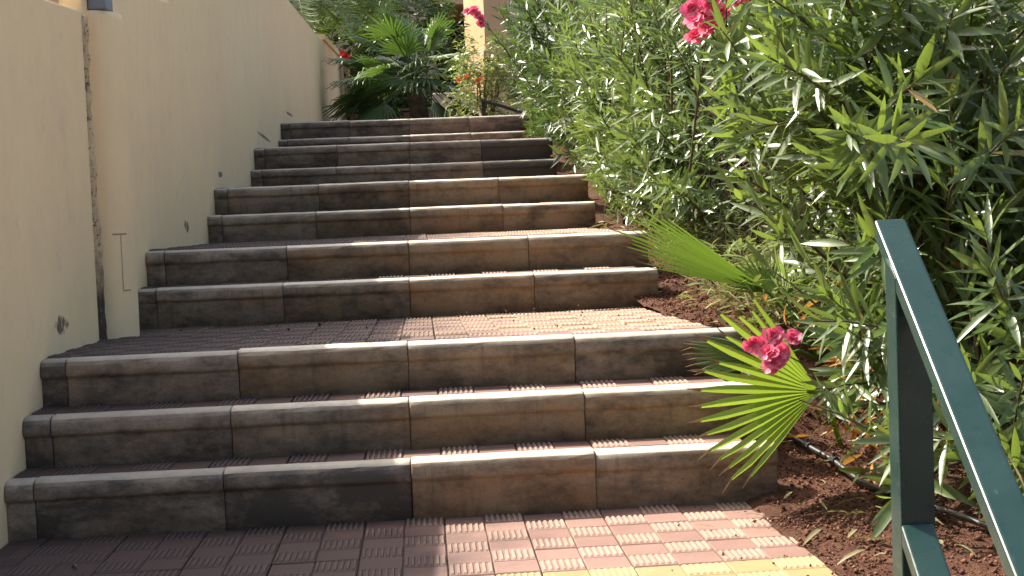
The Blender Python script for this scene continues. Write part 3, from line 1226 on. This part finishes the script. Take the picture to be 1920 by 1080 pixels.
# long leaning canes that show against the lighter shrub behind
for tip, b in (((1.02, 4.9, 1.60), (1.9, 5.0)), ((1.18, 4.6, 1.55), (2.0, 4.9)), ((1.05, 5.0, 1.30), (1.9, 5.2)), ((1.28, 4.5, 1.30), (2.1, 4.8)),
               ((1.12, 4.8, 1.05), (1.85, 5.1)), ((1.24, 4.7, 0.86), (1.8, 5.0)), ((1.45, 4.2, 1.65), (2.1, 4.6)), ((1.33, 4.4, 1.02), (1.9, 4.7)),
               ((1.40, 4.2, 0.80), (1.9, 4.5)), ((1.44, 4.1, 0.55), (1.9, 4.4)), ((1.36, 4.35, 0.62), (1.85, 4.6)), ((1.50, 3.9, 0.36), (1.95, 4.2)),
               ((1.30, 4.28, 0.40), (1.85, 4.5)), ((1.33, 4.22, 0.30), (1.85, 4.4)), ((1.30, 4.32, 0.52), (1.8, 4.6)), ((1.55, 3.75, 0.22), (1.95, 4.1)), ((1.42, 3.95, 0.10), (1.9, 4.1)), ((1.6, 3.7, 0.6), (2.0, 4.2))):
    canes.append(((b[0], b[1], bed_z(*b) - 0.03), tip, (-0.02, 0, 0.16)))


def keep_near(t, p):
    for q in (t, p):
        if q.y < 3.38:
            return False
        z = q.z - (q.y - 4.5) * 0.10
        lim = 1.40 if z < 0.08 else 1.25 if z < 0.55 else 1.30 - (z - 0.55) * 0.80 if z < 1.0 else 0.94
        if q.x < lim * (q.y / 4.6):
            return False
    return t.z > bed_z(t.x, t.y)


ole_near = oleander("big dark green oleander right behind the green handrail, pink blossoms at its top and left",
                    (2.05, 5.0, bed_z(2.05, 5.0)), canes, M['olea'], 0.170, 0.040, 300, 5, keep_near, 'near', droop=0.10, wr=(0.115, 0.165))
flower_cluster(ole_near, at(1322, 32, 4.9), 0.040, 9, 0.062, M['pink'], (1.22, 4.95, 1.48))
flower_cluster(ole_near, at(1448, 652, 4.12), 0.032, 9, 0.055, M['pink'], (1.28, 4.30, 0.34))
flower_cluster(ole_near, (1.185, 5.0, 1.69), 0.030, 4, 0.030, M['pink'], (1.28, 5.02, 1.55))
flower_cluster(ole_near, (1.62, 4.6, 1.65), 0.034, 4, 0.035, M['red'], (1.68, 4.62, 1.5))
flower_cluster(ole_near, (1.52, 5.0, 1.69), 0.03, 3, 0.035, M['red'], (1.55, 5.02, 1.55))

# ------------------------------------------------------------------ the middle oleander
random.seed(33)
canes = []
for i in range(150):
    edge = i % 2 == 0
    b = (random.uniform(1.32, 2.0) if edge else random.uniform(1.6, 3.0), random.uniform(6.9, 10.8))
    u = random.random()
    tip = (random.uniform(1.06, 1.5) if edge else random.uniform(1.3, 3.3), b[1] + random.uniform(-0.9, 0.4), 0)
    zt = bed_z(tip[0], tip[1]) + (0.10 if b[1] > 8.8 else 0.22) + (1.45 if edge else 1.75) * (u if b[1] < 8.8 else u ** 1.4)
    canes.append(((b[0], b[1], bed_z(*b) - 0.03), (tip[0], tip[1], zt), (random.uniform(-.05, .1), 0, 0.22)))


for i in range(46):
    b = (random.uniform(1.25, 1.7), random.uniform(8.9, 11.6))
    tip = (random.uniform(1.10, 1.35), b[1] + random.uniform(-0.6, 0.2))
    canes.append(((b[0], b[1], bed_z(*b) - 0.03), (tip[0], tip[1], bed_z(*tip) + random.uniform(0.08, 1.0)), (0.0, 0, 0.18)))
for i in range(34):
    b = (random.uniform(1.30, 1.8), random.uniform(7.2, 9.4))
    tip = (random.uniform(1.14, 1.5), b[1] + random.uniform(-0.5, 0.2))
    canes.append(((b[0], b[1], bed_z(*b) - 0.03), (tip[0], tip[1], bed_z(*tip) + random.uniform(0.06, 0.45)), (0.0, 0, 0.15)))


for i in range(30):
    b = (random.uniform(1.22, 1.5), random.uniform(7.3, 9.0))
    tip = (random.uniform(1.10, 1.28), b[1] + random.uniform(-0.4, 0.2))
    canes.append(((b[0], b[1], bed_z(*b) - 0.03), (tip[0], tip[1], bed_z(*tip) + random.uniform(0.12, 0.6)), (0.0, 0, 0.12)))


def keep_mid(t, p):
    for q in (t, p):
        h = q.z - bed_z(q.x, q.y)
        lim = (1.06 if q.y < 7.2 else 1.0) if h > 0.24 else (1.30 - 0.8 * h if q.y < 7.2 else 1.11)
        if q.x < lim:
            return False
        if q.y > 9.2 and q.x < 1.10 and h < 0.06:
            return False
        if q.y < 6.3 and h < 0.30:
            return False
    return t.z > bed_z(t.x, t.y) + 0.02


ole_mid = oleander("sunlit silvery green oleander between the landing and the big dark oleander, no flowers",
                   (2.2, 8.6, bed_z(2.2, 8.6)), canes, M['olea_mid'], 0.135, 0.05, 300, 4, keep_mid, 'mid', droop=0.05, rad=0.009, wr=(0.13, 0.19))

# ------------------------------------------------------------------ the far oleander
random.seed(44)
canes = []
for i in range(150):
    edge = i % 2 == 0
    b = (random.uniform(1.25, 1.9) if edge else random.uniform(1.5, 3.2), random.uniform(11.0, 15.8))
    tip = (random.uniform(0.85, 1.5) if edge else random.uniform(1.2, 3.2), b[1] + random.uniform(-0.8, 0.5), 0)
    zt = bed_z(tip[0], tip[1]) + 0.02 + 1.60 * random.random() ** 1.2
    canes.append(((b[0], b[1], bed_z(*b) - 0.03), (tip[0], tip[1], zt), (0.1, 0, 0.2)))
for i in range(36):
    b = (random.uniform(1.25, 1.6), random.uniform(11.2, 14.5))
    tip = (random.uniform(1.10, 1.3), b[1] + random.uniform(-0.5, 0.2))
    canes.append(((b[0], b[1], bed_z(*b) - 0.03), (tip[0], tip[1], bed_z(*tip) + random.uniform(0.05, 0.7)), (0.0, 0, 0.18)))
canes.append(((1.5, 13.2, 1.55), (0.66, 13.0, 2.78), (-0.05, 0, 0.1)))


def keep_far(t, p):
    for q in (t, p):
        h = q.z - bed_z(q.x, q.y)
        lim = 0.98 if h < 0.5 else 0.98 - (h - 0.5) * 0.4
        if q.x < max(0.80, lim) and not (12.8 < q.y < 13.2 and q.z > 2.42 and q.x > 0.56):
            return False
    return t.z > bed_z(t.x, t.y) + 0.02


ole_far = oleander("dark green oleander overhanging the top steps, one pink blossom against the pillar",
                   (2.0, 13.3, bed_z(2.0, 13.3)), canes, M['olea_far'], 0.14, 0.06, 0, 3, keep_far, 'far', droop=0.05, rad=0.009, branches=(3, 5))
flower_cluster(ole_far, (0.604, 13.0, 2.81), 0.045, 6, 0.065, M['pink'], (0.72, 13.0, 2.70))

# one more bush deeper in the bed, seen through the gaps of the near one
random.seed(46)
canes = []
for i in range(44):
    b = (random.uniform(2.9, 4.6), random.uniform(5.4, 8.5))
    tip = (b[0] + random.uniform(-0.6, 0.5), b[1] + random.uniform(-0.6, 0.4))
    canes.append(((b[0], b[1], bed_z(*b) - 0.03), (tip[0], tip[1], bed_z(*tip) + 0.3 + 1.7 * random.random()), (0, 0, 0.2)))
oleander("oleander deep in the bed, glimpsed dark through the gaps behind the green handrail", (3.7, 7.0, bed_z(3.7, 7.0)), canes, M['olea_far'], 0.155, 0.06, 0, 3,
         lambda t, p: t.x > 2.5 and t.z > bed_z(t.x, t.y), 'deep', droop=0.08, branches=(2, 4))

# hedge that closes the view behind the oleanders
random.seed(45)
canes = []
for i in range(70):
    b = (random.uniform(2.4, 7.0), random.uniform(15.5, 18.5))
    tip = (b[0] + random.uniform(-0.6, 0.6), b[1] + random.uniform(-0.6, 0.4), 1.95 + 0.5 + 2.6 * random.random())
    canes.append(((b[0], b[1], 1.90), tip, (0, 0, 0.2)))
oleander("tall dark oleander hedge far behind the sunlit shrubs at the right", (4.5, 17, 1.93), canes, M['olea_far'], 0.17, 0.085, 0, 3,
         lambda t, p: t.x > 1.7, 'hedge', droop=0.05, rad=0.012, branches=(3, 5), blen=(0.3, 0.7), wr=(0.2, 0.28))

# ------------------------------------------------------------------ dry grass and low weeds on the bed
random.seed(5)
n = 1500
pos, dr, nr, L, Wd = [], [], [], [], []
for i in range(n):
    x = 1.22 + abs(random.gauss(0, 0.55))
    y = random.uniform(5.3, 9.0)
    if x < 1.30 and y < 6.6:
        continue
    pos.append((x, y, bed_z(x, y) - 0.01))
    a = random.uniform(0, 6.28)
    s = random.uniform(0.2, 1.3)
    dr.append((math.cos(a) * s, math.sin(a) * s, 1))
    nr.append((math.cos(a + 1.57), math.sin(a + 1.57), 0.3))
    L.append(random.uniform(0.10, 0.34))
    Wd.append(random.uniform(0.003, 0.008))
vs, fs = leaf_cloud(np.array(pos), np.array(dr, float), np.array(nr), np.array(L), np.array(Wd), 4, 0.2, 0.35)
o = obj("dry_grass", vs, fs, M['straw'])
o['kind'] = 'stuff'
o['label'] = "pale dry grass stems on the soil under the oleanders"

pos, dr, nr, L, Wd = [], [], [], [], []
for i in range(1500):
    cxx, cyy = random.choice(((1.30, 5.75), (1.42, 6.2), (1.35, 6.9), (1.55, 5.6), (1.62, 6.6), (1.45, 7.4), (1.75, 5.9), (1.33, 5.35), (1.5, 5.2)))
    x, y = cxx + random.gauss(0, 0.10), cyy + random.gauss(0, 0.16)
    if x < 1.16:
        continue
    h = random.uniform(0.01, 0.24)
    pos.append((x, y, bed_z(x, y) + h))
    a = random.uniform(0, 6.28)
    dr.append((math.cos(a), math.sin(a), random.uniform(-0.2, 0.9)))
    nr.append((random.uniform(-.4, .4), random.uniform(-.4, .4), 1))
    l = random.uniform(0.05, 0.12)
    L.append(l)
    Wd.append(l * random.uniform(0.12, 0.2))
vs, fs = leaf_cloud(np.array(pos), np.array(dr, float), np.array(nr), np.array(L), np.array(Wd), 4, 0.2, 0.3)
o = obj("low_weeds", vs, fs, M['lime'])
o['kind'] = 'stuff'
o['label'] = "low green weeds and oleander shoots on the soil beside the landing"

# fallen orange dry leaves caught low in the near oleander
pos, dr, nr, L, Wd = [], [], [], [], []
for i in range(230):
    x, y = random.gauss(1.60, 0.14), random.gauss(4.65, 0.2)
    z = bed_z(x, y) + abs(random.gauss(0.0, 0.20)) + 0.01
    pos.append((x, y, z))
    a = random.uniform(0, 6.28)
    dr.append((math.cos(a), math.sin(a), random.uniform(-0.7, 0.5)))
    nr.append((random.uniform(-1, 1), random.uniform(-1, 1), 0.7))
    l = random.uniform(0.07, 0.13)
    L.append(l)
    Wd.append(l * 0.2)
vs, fs = leaf_cloud(np.array(pos), np.array(dr, float), np.array(nr), np.array(L), np.array(Wd), 4, 0.4, 0.3)
o = obj("dead_leaves", vs, fs, M['dry'])
o['kind'] = 'stuff'
o['label'] = "orange brown dead leaves lodged under the oleander behind the post"


# slender dry leaves shed on the soil and a few blown on to the tiles
pos, dr, nr, L, Wd = [], [], [], [], []
for i in range(150):
    x, y = 1.08 + abs(random.gauss(0, 0.4)), random.uniform(3.3, 9.5)
    z = bed_z(x, y) + 0.035
    if 4.25 < y < 4.95 and x < 1.14:
        continue
    pos.append((x, y, z))
    a = random.uniform(0, 6.28)
    dr.append((math.cos(a), math.sin(a), random.uniform(-0.1, 0.2)))
    nr.append((random.uniform(-.5, .5), random.uniform(-.5, .5), 1))
    l = random.uniform(0.05, 0.12)
    L.append(l)
    Wd.append(l * 0.16)
for (x, y, z) in ((0.82, 3.95, 0.012), (0.95, 4.1, 0.012), (-0.9, 5.9, 0.518), (-0.6, 5.5, 0.523), (0.6, 5.6, 0.52), (-1.1, 6.2, 0.512), (-1.0, 3.9, 0.012)):
    pos.append((x, y, z))
    a = random.uniform(0, 6.28)
    dr.append((math.cos(a), math.sin(a), 0.05))
    nr.append((0.1, 0.1, 1))
    L.append(0.07)
    Wd.append(0.011)
vs, fs = leaf_cloud(np.array(pos), np.array(dr, float), np.array(nr, float), np.array(L), np.array(Wd), 4, 0.4, 0.3)
o = obj("leaf_litter", vs, fs, M['straw'])
o['kind'] = 'stuff'
o['label'] = "slender dry leaves shed on the red soil"

# ------------------------------------------------------------------ small fan palm in the bed
def fan_frond(palm, hub, axis, side, n, spread, length, root, mat, pleat=0.25, split=0.55, width=None, droop=0.05, tip=True, sub=True, taper=0.55, wf=1.02, jit=0.06):
    """petiole (the frond's own mesh) and pleated blades (leaflets)"""
    hub, axis, side = V(hub), V(axis).normalized(), V(side).normalized()
    side = (side - axis * side.dot(axis)).normalized()
    nr = axis.cross(side)
    mb = MB()
    root = V(root)
    mb.tube([root, root.lerp(hub, 0.5) + V((0, 0, 0.03)), hub - axis * 0.01, hub + axis * length * 0.10], [0.010, 0.009, 0.009, 0.004], 6)
    fr = mb.build("frond", mat, palm, smooth=True)
    big = MB()
    da = spread / max(1, n - 1)
    for i in range(n):
        a = -spread / 2 + da * i
        edge = abs(a) / (spread / 2)
        d = axis * math.cos(a) + side * math.sin(a)
        s = -axis * math.sin(a) + side * math.cos(a)
        ln = length * (1 - (1 - taper) * 0.5 * edge ** 2) * random.uniform(1 - jit, 1 + jit)
        w0 = (width if width else 2 * math.tan(da / 2) * wf)
        mbl = MB() if sub else big
        n0 = len(mbl.v)
        us = (0.04, 0.25, 0.5, 0.72, 0.9, 1.0)
        for u in us:
            full = w0 * ln * u if width is None else width * min(1, 0.25 + 1.6 * u)
            if u > split:
                full *= max(0.04, 1 - ((u - split) / (1 - split)) ** 1.2)
            dz = -droop * ln * u * u * (0.6 + 0.7 * random.random() if u > 0.8 else 1)
            ctr = hub + d * (ln * u) + V((0, 0, dz)) + s * (random.uniform(-.006, .006) if u > 0.85 else 0)
            for v in (-0.5, 0, 0.5):
                off = -pleat * full * (1 - abs(v) * 2)
                mbl.v.append(tuple(ctr + s * (v * full) + nr * off))
        for q in range(len(us) - 1):
            for t in range(2):
                x = n0 + q * 3 + t
                mbl.f.append((x, x + 3, x + 4, x + 1))
                mbl.mi.append(1 if (tip and q == len(us) - 2) else 0)
        if sub:
            mbl.build("leaflet", [mat, M['palm_tip']], fr)
    if not sub:
        big.build("leaflets", [mat, M['palm_tip']], fr)
    return fr


random.seed(9)
palm = thing("fan_palm", "small fan palm growing in the soil bed beside the landing, one frond yellowish", "palm", (1.46, 5.05, bed_z(1.46, 5.05)))
rt = (1.46, 5.05, bed_z(1.46, 5.05))


h1 = at(1440, 548, 5.25)
t1 = at(1185, 430, 5.35)
fan_frond(palm, h1, t1 - h1, V((0.18, -0.77, 0.59)), 17, 0.62, (t1 - h1).length * 1.16, rt, M['palm'], pleat=0.45, wf=1.0, jit=0.10, split=0.60, droop=0.02)
fan_frond(palm, h1 + V((0.01, 0.01, 0)), V((-0.5, 0.3, 0.75)), V((0.7, 0.2, 0.35)), 15, 1.9, 0.19, rt, M['palm'], pleat=0.3, split=0.45, droop=0.02)
h2 = at(1535, 735, 4.38)
t2 = at(1332, 722, 4.10)
fan_frond(palm, h2, t2 - h2, V((0.18, 0.16, 1.0)), 17, 1.42, (t2 - h2).length * 1.18, (1.40, 4.62, bed_z(1.40, 4.62)), M['palm_yellow'], jit=0.09, pleat=0.45, split=0.50, droop=0.03)
h3 = at(1455, 672, 4.66)
t3 = at(1290, 655, 4.62)
fan_frond(palm, h3, t3 - h3, V((0.1, 0.5, 0.8)), 11, 0.60, (t3 - h3).length * 1.08, rt, M['palm_dark'], pleat=0.4, split=0.4, droop=0.06, width=0.022)
fan_frond(palm, at(1470, 560, 5.35), V((0.5, 0.4, 0.7)), V((0.7, -0.5, 0.0)), 13, 1.7, 0.26, rt, M['palm'], pleat=0.3, split=0.5, droop=0.06)

# ------------------------------------------------------------------ upper terrace: background plants and buildings
random.seed(77)
# large fan palm at the head of the stairs
bp = thing("fan_palm", "large bushy fan palm standing at the head of the stairs left of the pillar", "palm", (0.05, 20.0, 1.93))
mb = MB()
mb.tube([(0.05, 20, 1.9), (0.06, 20, 2.3), (0.02, 20.0, 2.75)], [0.17, 0.15, 0.12], 10)
mb.build("trunk", M['trunk'], bp)
ctr = V((0.02, 20.0, 2.95))
for i in range(46):
    el = random.uniform(-0.85, 1.35)
    az = random.uniform(0, 2 * math.pi)
    d = V((math.cos(az) * math.cos(el), math.sin(az) * math.cos(el) * 0.8, math.sin(el)))
    hub = ctr + d * random.uniform(0.40, 0.80)
    sd = d.cross(V((0, 0, 1)))
    if sd.length < 0.1:
        sd = V((1, 0, 0))
    sd = sd.normalized() + V((0, 0, random.uniform(-.4, .4)))
    fan_frond(bp, hub, d, sd, 15, 2.2, random.uniform(0.55, 0.75), ctr, M['palm_dark'], pleat=0.3, split=0.45, droop=0.28, tip=False, sub=False)


# feather palms behind the wall
def feather_palm(label, base, crown, n, length, group=None):
    t = thing("feather_palm", label, "palm", base, group)
    mb = MB()
    b, c = V(base), V(crown)
    pts = [b.lerp(c, i / 8) for i in range(9)]
    mb.tube(pts, [0.20 - 0.05 * i / 8 + 0.015 * (i % 2) for i in range(9)], 10)
    mb.build("trunk", M['trunk'], t)
    for i in range(n):
        az = 2 * math.pi * i / n * 2.4 + random.uniform(-.2, .2)
        el = random.uniform(0.1, 1.2)
        d = V((math.cos(az) * math.cos(el), math.sin(az) * math.cos(el), math.sin(el)))
        ln = length * random.uniform(0.85, 1.1)
        end = c + V((math.cos(az), math.sin(az), 0)) * ln * (0.55 + 0.4 * math.cos(el)) + V((0, 0, ln * (0.55 * math.sin(el) - 0.40)))
        mid = c + d * ln * 0.6
        rp = [bez(c, mid, end, k / 12) for k in range(13)]
        mb = MB()
        mb.tube(rp, [0.016 * (1 - 0.8 * k / 12) for k in range(13)], 5)
        fr = mb.build("frond", M['twig'], t)
        pos, dr, nr, L, Wd = [], [], [], [], []
        for k in range(110):
            u = 0.12 + 0.88 * k / 110
            p = bez(c, mid, end, u)
            tan = (bez(c, mid, end, min(1, u + .02)) - bez(c, mid, end, u - .02)).normalized()
            sd = tan.cross(V((0, 0, 1))).normalized() * (1 if k % 2 else -1)
            pos.append(tuple(p))
            dr.append(tuple(sd * 0.9 + tan * 0.65 + V((0, 0, random.uniform(-.35, .15)))))
            nr.append(tuple(tan.cross(sd) * (1 if k % 2 else -1)))
            L.append(0.34 * math.sin(min(1, u * 1.1 + .1) * 2.6) + 0.10)
            Wd.append(0.020)
        vs, fs = leaf_cloud(np.array(pos), np.array(dr), np.array(nr), np.array(L), np.array(Wd), 3, 0.3, 0.2)
        o = obj("leaflets", vs, fs, M['palm_dark'], fr)
        o['kind'] = 'stuff'
    return t


feather_palm("feather palm leaning over the far end of the cream wall, arching fronds", (-2.5, 22.0, 1.93), (-1.85, 21.8, 4.35), 26, 1.9)
feather_palm("second feather palm standing behind the hibiscus near the cream wall", (-1.2, 26.5, 1.93), (-0.9, 26.3, 4.9), 20, 1.8)


# leafy shrubs from leaf clumps
def leafy(name, label, base, size, mat, n, leaf, wr, group=None, flowers=None, rows=3, stems=7, holes=0.0):
    t = thing(name, label, "shrub", base, group)
    b = V(base)
    sx, sy_, sz_ = size
    mb = MB()
    tips = []
    for i in range(stems):
        e = b + V((random.uniform(-.8, .8) * sx, random.uniform(-.8, .8) * sy_, random.uniform(0.5, 0.95) * sz_))
        mid = b.lerp(e, 0.5) + V((random.uniform(-.1, .1), random.uniform(-.1, .1), 0.05))
        mb.tube([b, mid, e], [0.018, 0.012, 0.004], 5)
        tips.append(e)
    mb.build("stems", M['bark'], t)
    pos, dr, nr, L, Wd = [], [], [], [], []
    clumps = []
    for i in range(max(10, n // 40)):
        while True:
            c = np.array([random.uniform(-1, 1), random.uniform(-1, 1), random.uniform(0, 1)])
            rr = c[0] ** 2 + c[1] ** 2 + ((c[2] - 0.45) / 0.6) ** 2
            if rr < 1.15:
                break
        clumps.append(c)
    for i in range(n):
        c = random.choice(clumps)
        q = c + np.array([random.gauss(0, .13), random.gauss(0, .13), random.gauss(0, .085)])
        p = (b.x + q[0] * sx, b.y + q[1] * sy_, b.z + max(0.02, q[2]) * sz_)
        pos.append(p)
        a = random.uniform(0, 6.28)
        dr.append((math.cos(a), math.sin(a), random.uniform(-.6, .7)))
        nr.append((random.uniform(-.7, .7), random.uniform(-.7, .7), 1))
        l = leaf * random.uniform(0.6, 1.25)
        L.append(l)
        Wd.append(l * random.uniform(*wr))
    vs, fs = leaf_cloud(np.array(pos), np.array(dr), np.array(nr), np.array(L), np.array(Wd), rows, 0.3, 0.25)
    o = obj("foliage", vs, fs, mat, t, smooth=True)
    o['kind'] = 'stuff'
    for (p, r, mt) in flowers or []:
        petal_blossom("blossom", t, V(p), r, mt, 10, V((-0.3, -0.9, 0.35)))
    return t


leafy("hibiscus_shrub", "green hibiscus shrub with red blossoms between the cream wall and the fan palm", (-0.50, 25.0, 1.93), (0.55, 0.5, 2.5), M['olea_far'], 5200, 0.11, (0.5, 0.7),
      flowers=[(at(735, 66, 22.5), 0.085, M['red']), (at(741, 82, 22.4), 0.095, M['red']), (at(650, 106, 24.9), 0.08, M['red']), (at(643, 100, 24.9), 0.07, M['red'])])
leafy("croton_shrub", "dark wine red leaved shrub low beside the end of the cream wall", (-1.02, 29.6, 1.93), (0.32, 0.35, 2.2), M['wine'], 1300, 0.13, (0.3, 0.5))
leafy("flowering_shrub", "pale green shrub with orange flower heads at the top right of the stairs", (0.86, 16.6, 1.93), (0.42, 0.5, 1.02), M['lime'], 2600, 0.075, (0.3, 0.5),
      flowers=[(at(860, 150, 16.0), 0.037, M['orange']), (at(875, 143, 16.1), 0.034, M['orange']), (at(897, 150, 16.1), 0.037, M['orange']),
               (at(911, 112, 16.4), 0.034, M['orange']), (at(905, 146, 16.0), 0.025, M['orange'])])
leafy("grey_shrub", "low grey green mound plant spilling over the brick planter", (-0.52, 20.45, 2.28), (0.30, 0.3, 0.42), M['agave'], 1100, 0.09, (0.18, 0.3))
# hedges and trees that close the gaps behind
leafy("background_tree", "dense green tree filling the gap behind the feather palms", (-2.6, 27.6, 1.93), (2.2, 1.4, 5.5), M['olea_far'], 9000, 0.20, (0.4, 0.6), stems=12)
leafy("background_tree", "dark green tree standing behind the large fan palm", (0.1, 27.5, 1.93), (0.9, 0.7, 3.4), M['palm_dark'], 4200, 0.16, (0.35, 0.55), stems=10)

leafy("garden_tree", "leafy garden tree behind the cream wall, shading the upper steps", (-2.55, 13.3, -0.85), (0.50, 0.80, 6.6), M['olea_far'], 5200, 0.15, (0.35, 0.5), stems=9)

# brick planter with coping at the end of the wall
pl = thing("brick_planter", "low planter of tan bricks at the far end of the cream wall", "planter", (-0.39, 20.95, 1.93))
mb = MB()
mb.box(-0.95, 0.13, 20.86, 21.4, 1.91, 2.53)
mb.build("core", M['mortar'], pl)
mbk = MB()
mbk.box(0, 0.235, 0, 0.03, 0, 0.115)
proto = None
for r in range(5):
    for c in range(5):
        x = -0.97 + c * 0.245 - (0.12 if r % 2 else 0)
        if proto is None:
            mb = MB()
            mb.box(-0.97, -0.735, 20.825, 20.858, 1.93, 2.045)
            proto = bevel(mb.build("brick", M['brick'], pl), 0.006, 1)
            x0b = -0.97
        else:
            copy_obj(proto, pl, V((x - x0b, random.uniform(-0.006, 0.006), r * 0.125)))
mb = MB()
mb.box(-1.01, 0.19, 20.80, 21.45, 2.56, 2.60)
bevel(mb.build("coping", M['brick'], pl), 0.008)

# dark iron post and rail at the top right of the stairs
ir = thing("iron_railing", "short dark iron railing at the head of the stairs by the orange flowers", "railing", (0.77, 16, 1.93))
for i, x in enumerate((0.76, 1.35)):
    mb = MB()
    mb.box(x, x + 0.045, 16.0, 16.045, 1.90, 2.27 - 0.12 * i)
    bevel(mb.build("post", M['dark_iron'], ir), 0.006)
mb = MB()
mb.tube([(0.76, 15.98, 2.275), (1.0, 15.98, 2.20), (1.4, 15.98, 2.05)], 0.018, 8)
mb.build("rail", M['dark_iron'], ir)

# resort building across the terrace
bd = thing("resort_building", "cream resort building with a tan pillar and deep shaded openings behind the palms", "building", (2.0, 30.0, 1.93))


def part(name, mat, *boxes, bev=0.02):
    mb = MB()
    for b in boxes:
        mb.box(*b)
    return bevel(mb.build(name, mat, bd), bev, 1)


part("wall", M['render_grey'], (-9.0, 0.50, 30.0, 30.4, 1.9, 5.70))
part("wall", M['render_grey'], (1.72, 2.35, 29.6, 30.0, 1.9, 5.70))
part("wall", M['render_grey'], (3.6, 16.0, 30.0, 30.4, 1.9, 5.70))
part("beam", M['render_grey'], (0.502, 3.598, 30.05, 30.4, 5.52, 5.70))
for nm, r, z0, z1 in (("pillar", 0.0, 4.30, 5.70), ("plinth", 0.07, 1.9, 4.298)):
    o = part(nm, M['render_tan'], (1.52 - 0.26 - r, 1.52 + 0.26 + r, 28.7 - 0.55 - r, 28.7 + 0.55 + r, z0, z1))
    bc = V(bd.location)
    rot = Matrix.Translation(V((1.52, 28.7, 0)) - bc) @ Matrix.Rotation(math.radians(20), 4, 'Z') @ Matrix.Translation(bc - V((1.52, 28.7, 0)))
    o.data.transform(rot)
part("back_wall", M['shade_room'], (-2.0, 6.0, 34.0, 34.2, 1.9, 5.70))
part("roof", M['render_tan'], (-9.3, 16.3, 29.9, 36.0, 5.702, 5.88))
for (x0, x1) in ((-4.2, -3.0), (4.4, 5.8), (7.6, 9.0)):
    f = part("window_frame", M['render_tan'], (x0, x1, 29.96, 29.99, 4.0, 5.6))
    mb = MB()
    mb.box(x0 + 0.08, x1 - 0.08, 29.93, 29.955, 4.08, 5.52)
    mb.build("pane", M['glass'], f)
# pale garden wall beyond the top landing
mb = MB()
mb.box(0.30, 1.05, 24.0, 24.2, 1.9, 3.10)
bevel(tag(mb.build("garden_wall", M['render_grey']), "low pale garden wall far behind the orange flowering shrub", "wall"), 0.02, 1)

# cream house behind the left wall; its height is raised to cut sky light
hs = thing("house", "cream house behind the stepped garden wall at left, made tall to block sky light", "house", (-7.5, 9, -0.88))
mb = MB()
mb.box(-9.0, -6.0, -6, 18, -0.88, 7.0)
mb.build("wall", M['render_grey'], hs)
mb = MB()
mb.box(-9.1, -5.9, -6.1, 18.1, 7.002, 7.20)
mb.build("roof", M['render_tan'], hs)
for y in (-3.5, 0.5, 4.5, 8.5, 12.5):
    for z in (0.6, 3.6):
        mb = MB()
        mb.box(-6.0, -5.96, y, y + 1.3, z, z + 1.6)
        fr = bevel(mb.build("window_frame", M['render_grey'], hs), 0.01, 1)
        mb = MB()
        mb.box(-5.958, -5.945, y + 0.08, y + 1.22, z + 0.08, z + 1.52)
        mb.build("pane", M['glass'], fr)

for o in bpy.data.objects:
    if '_base' in o:
        del o['_base']
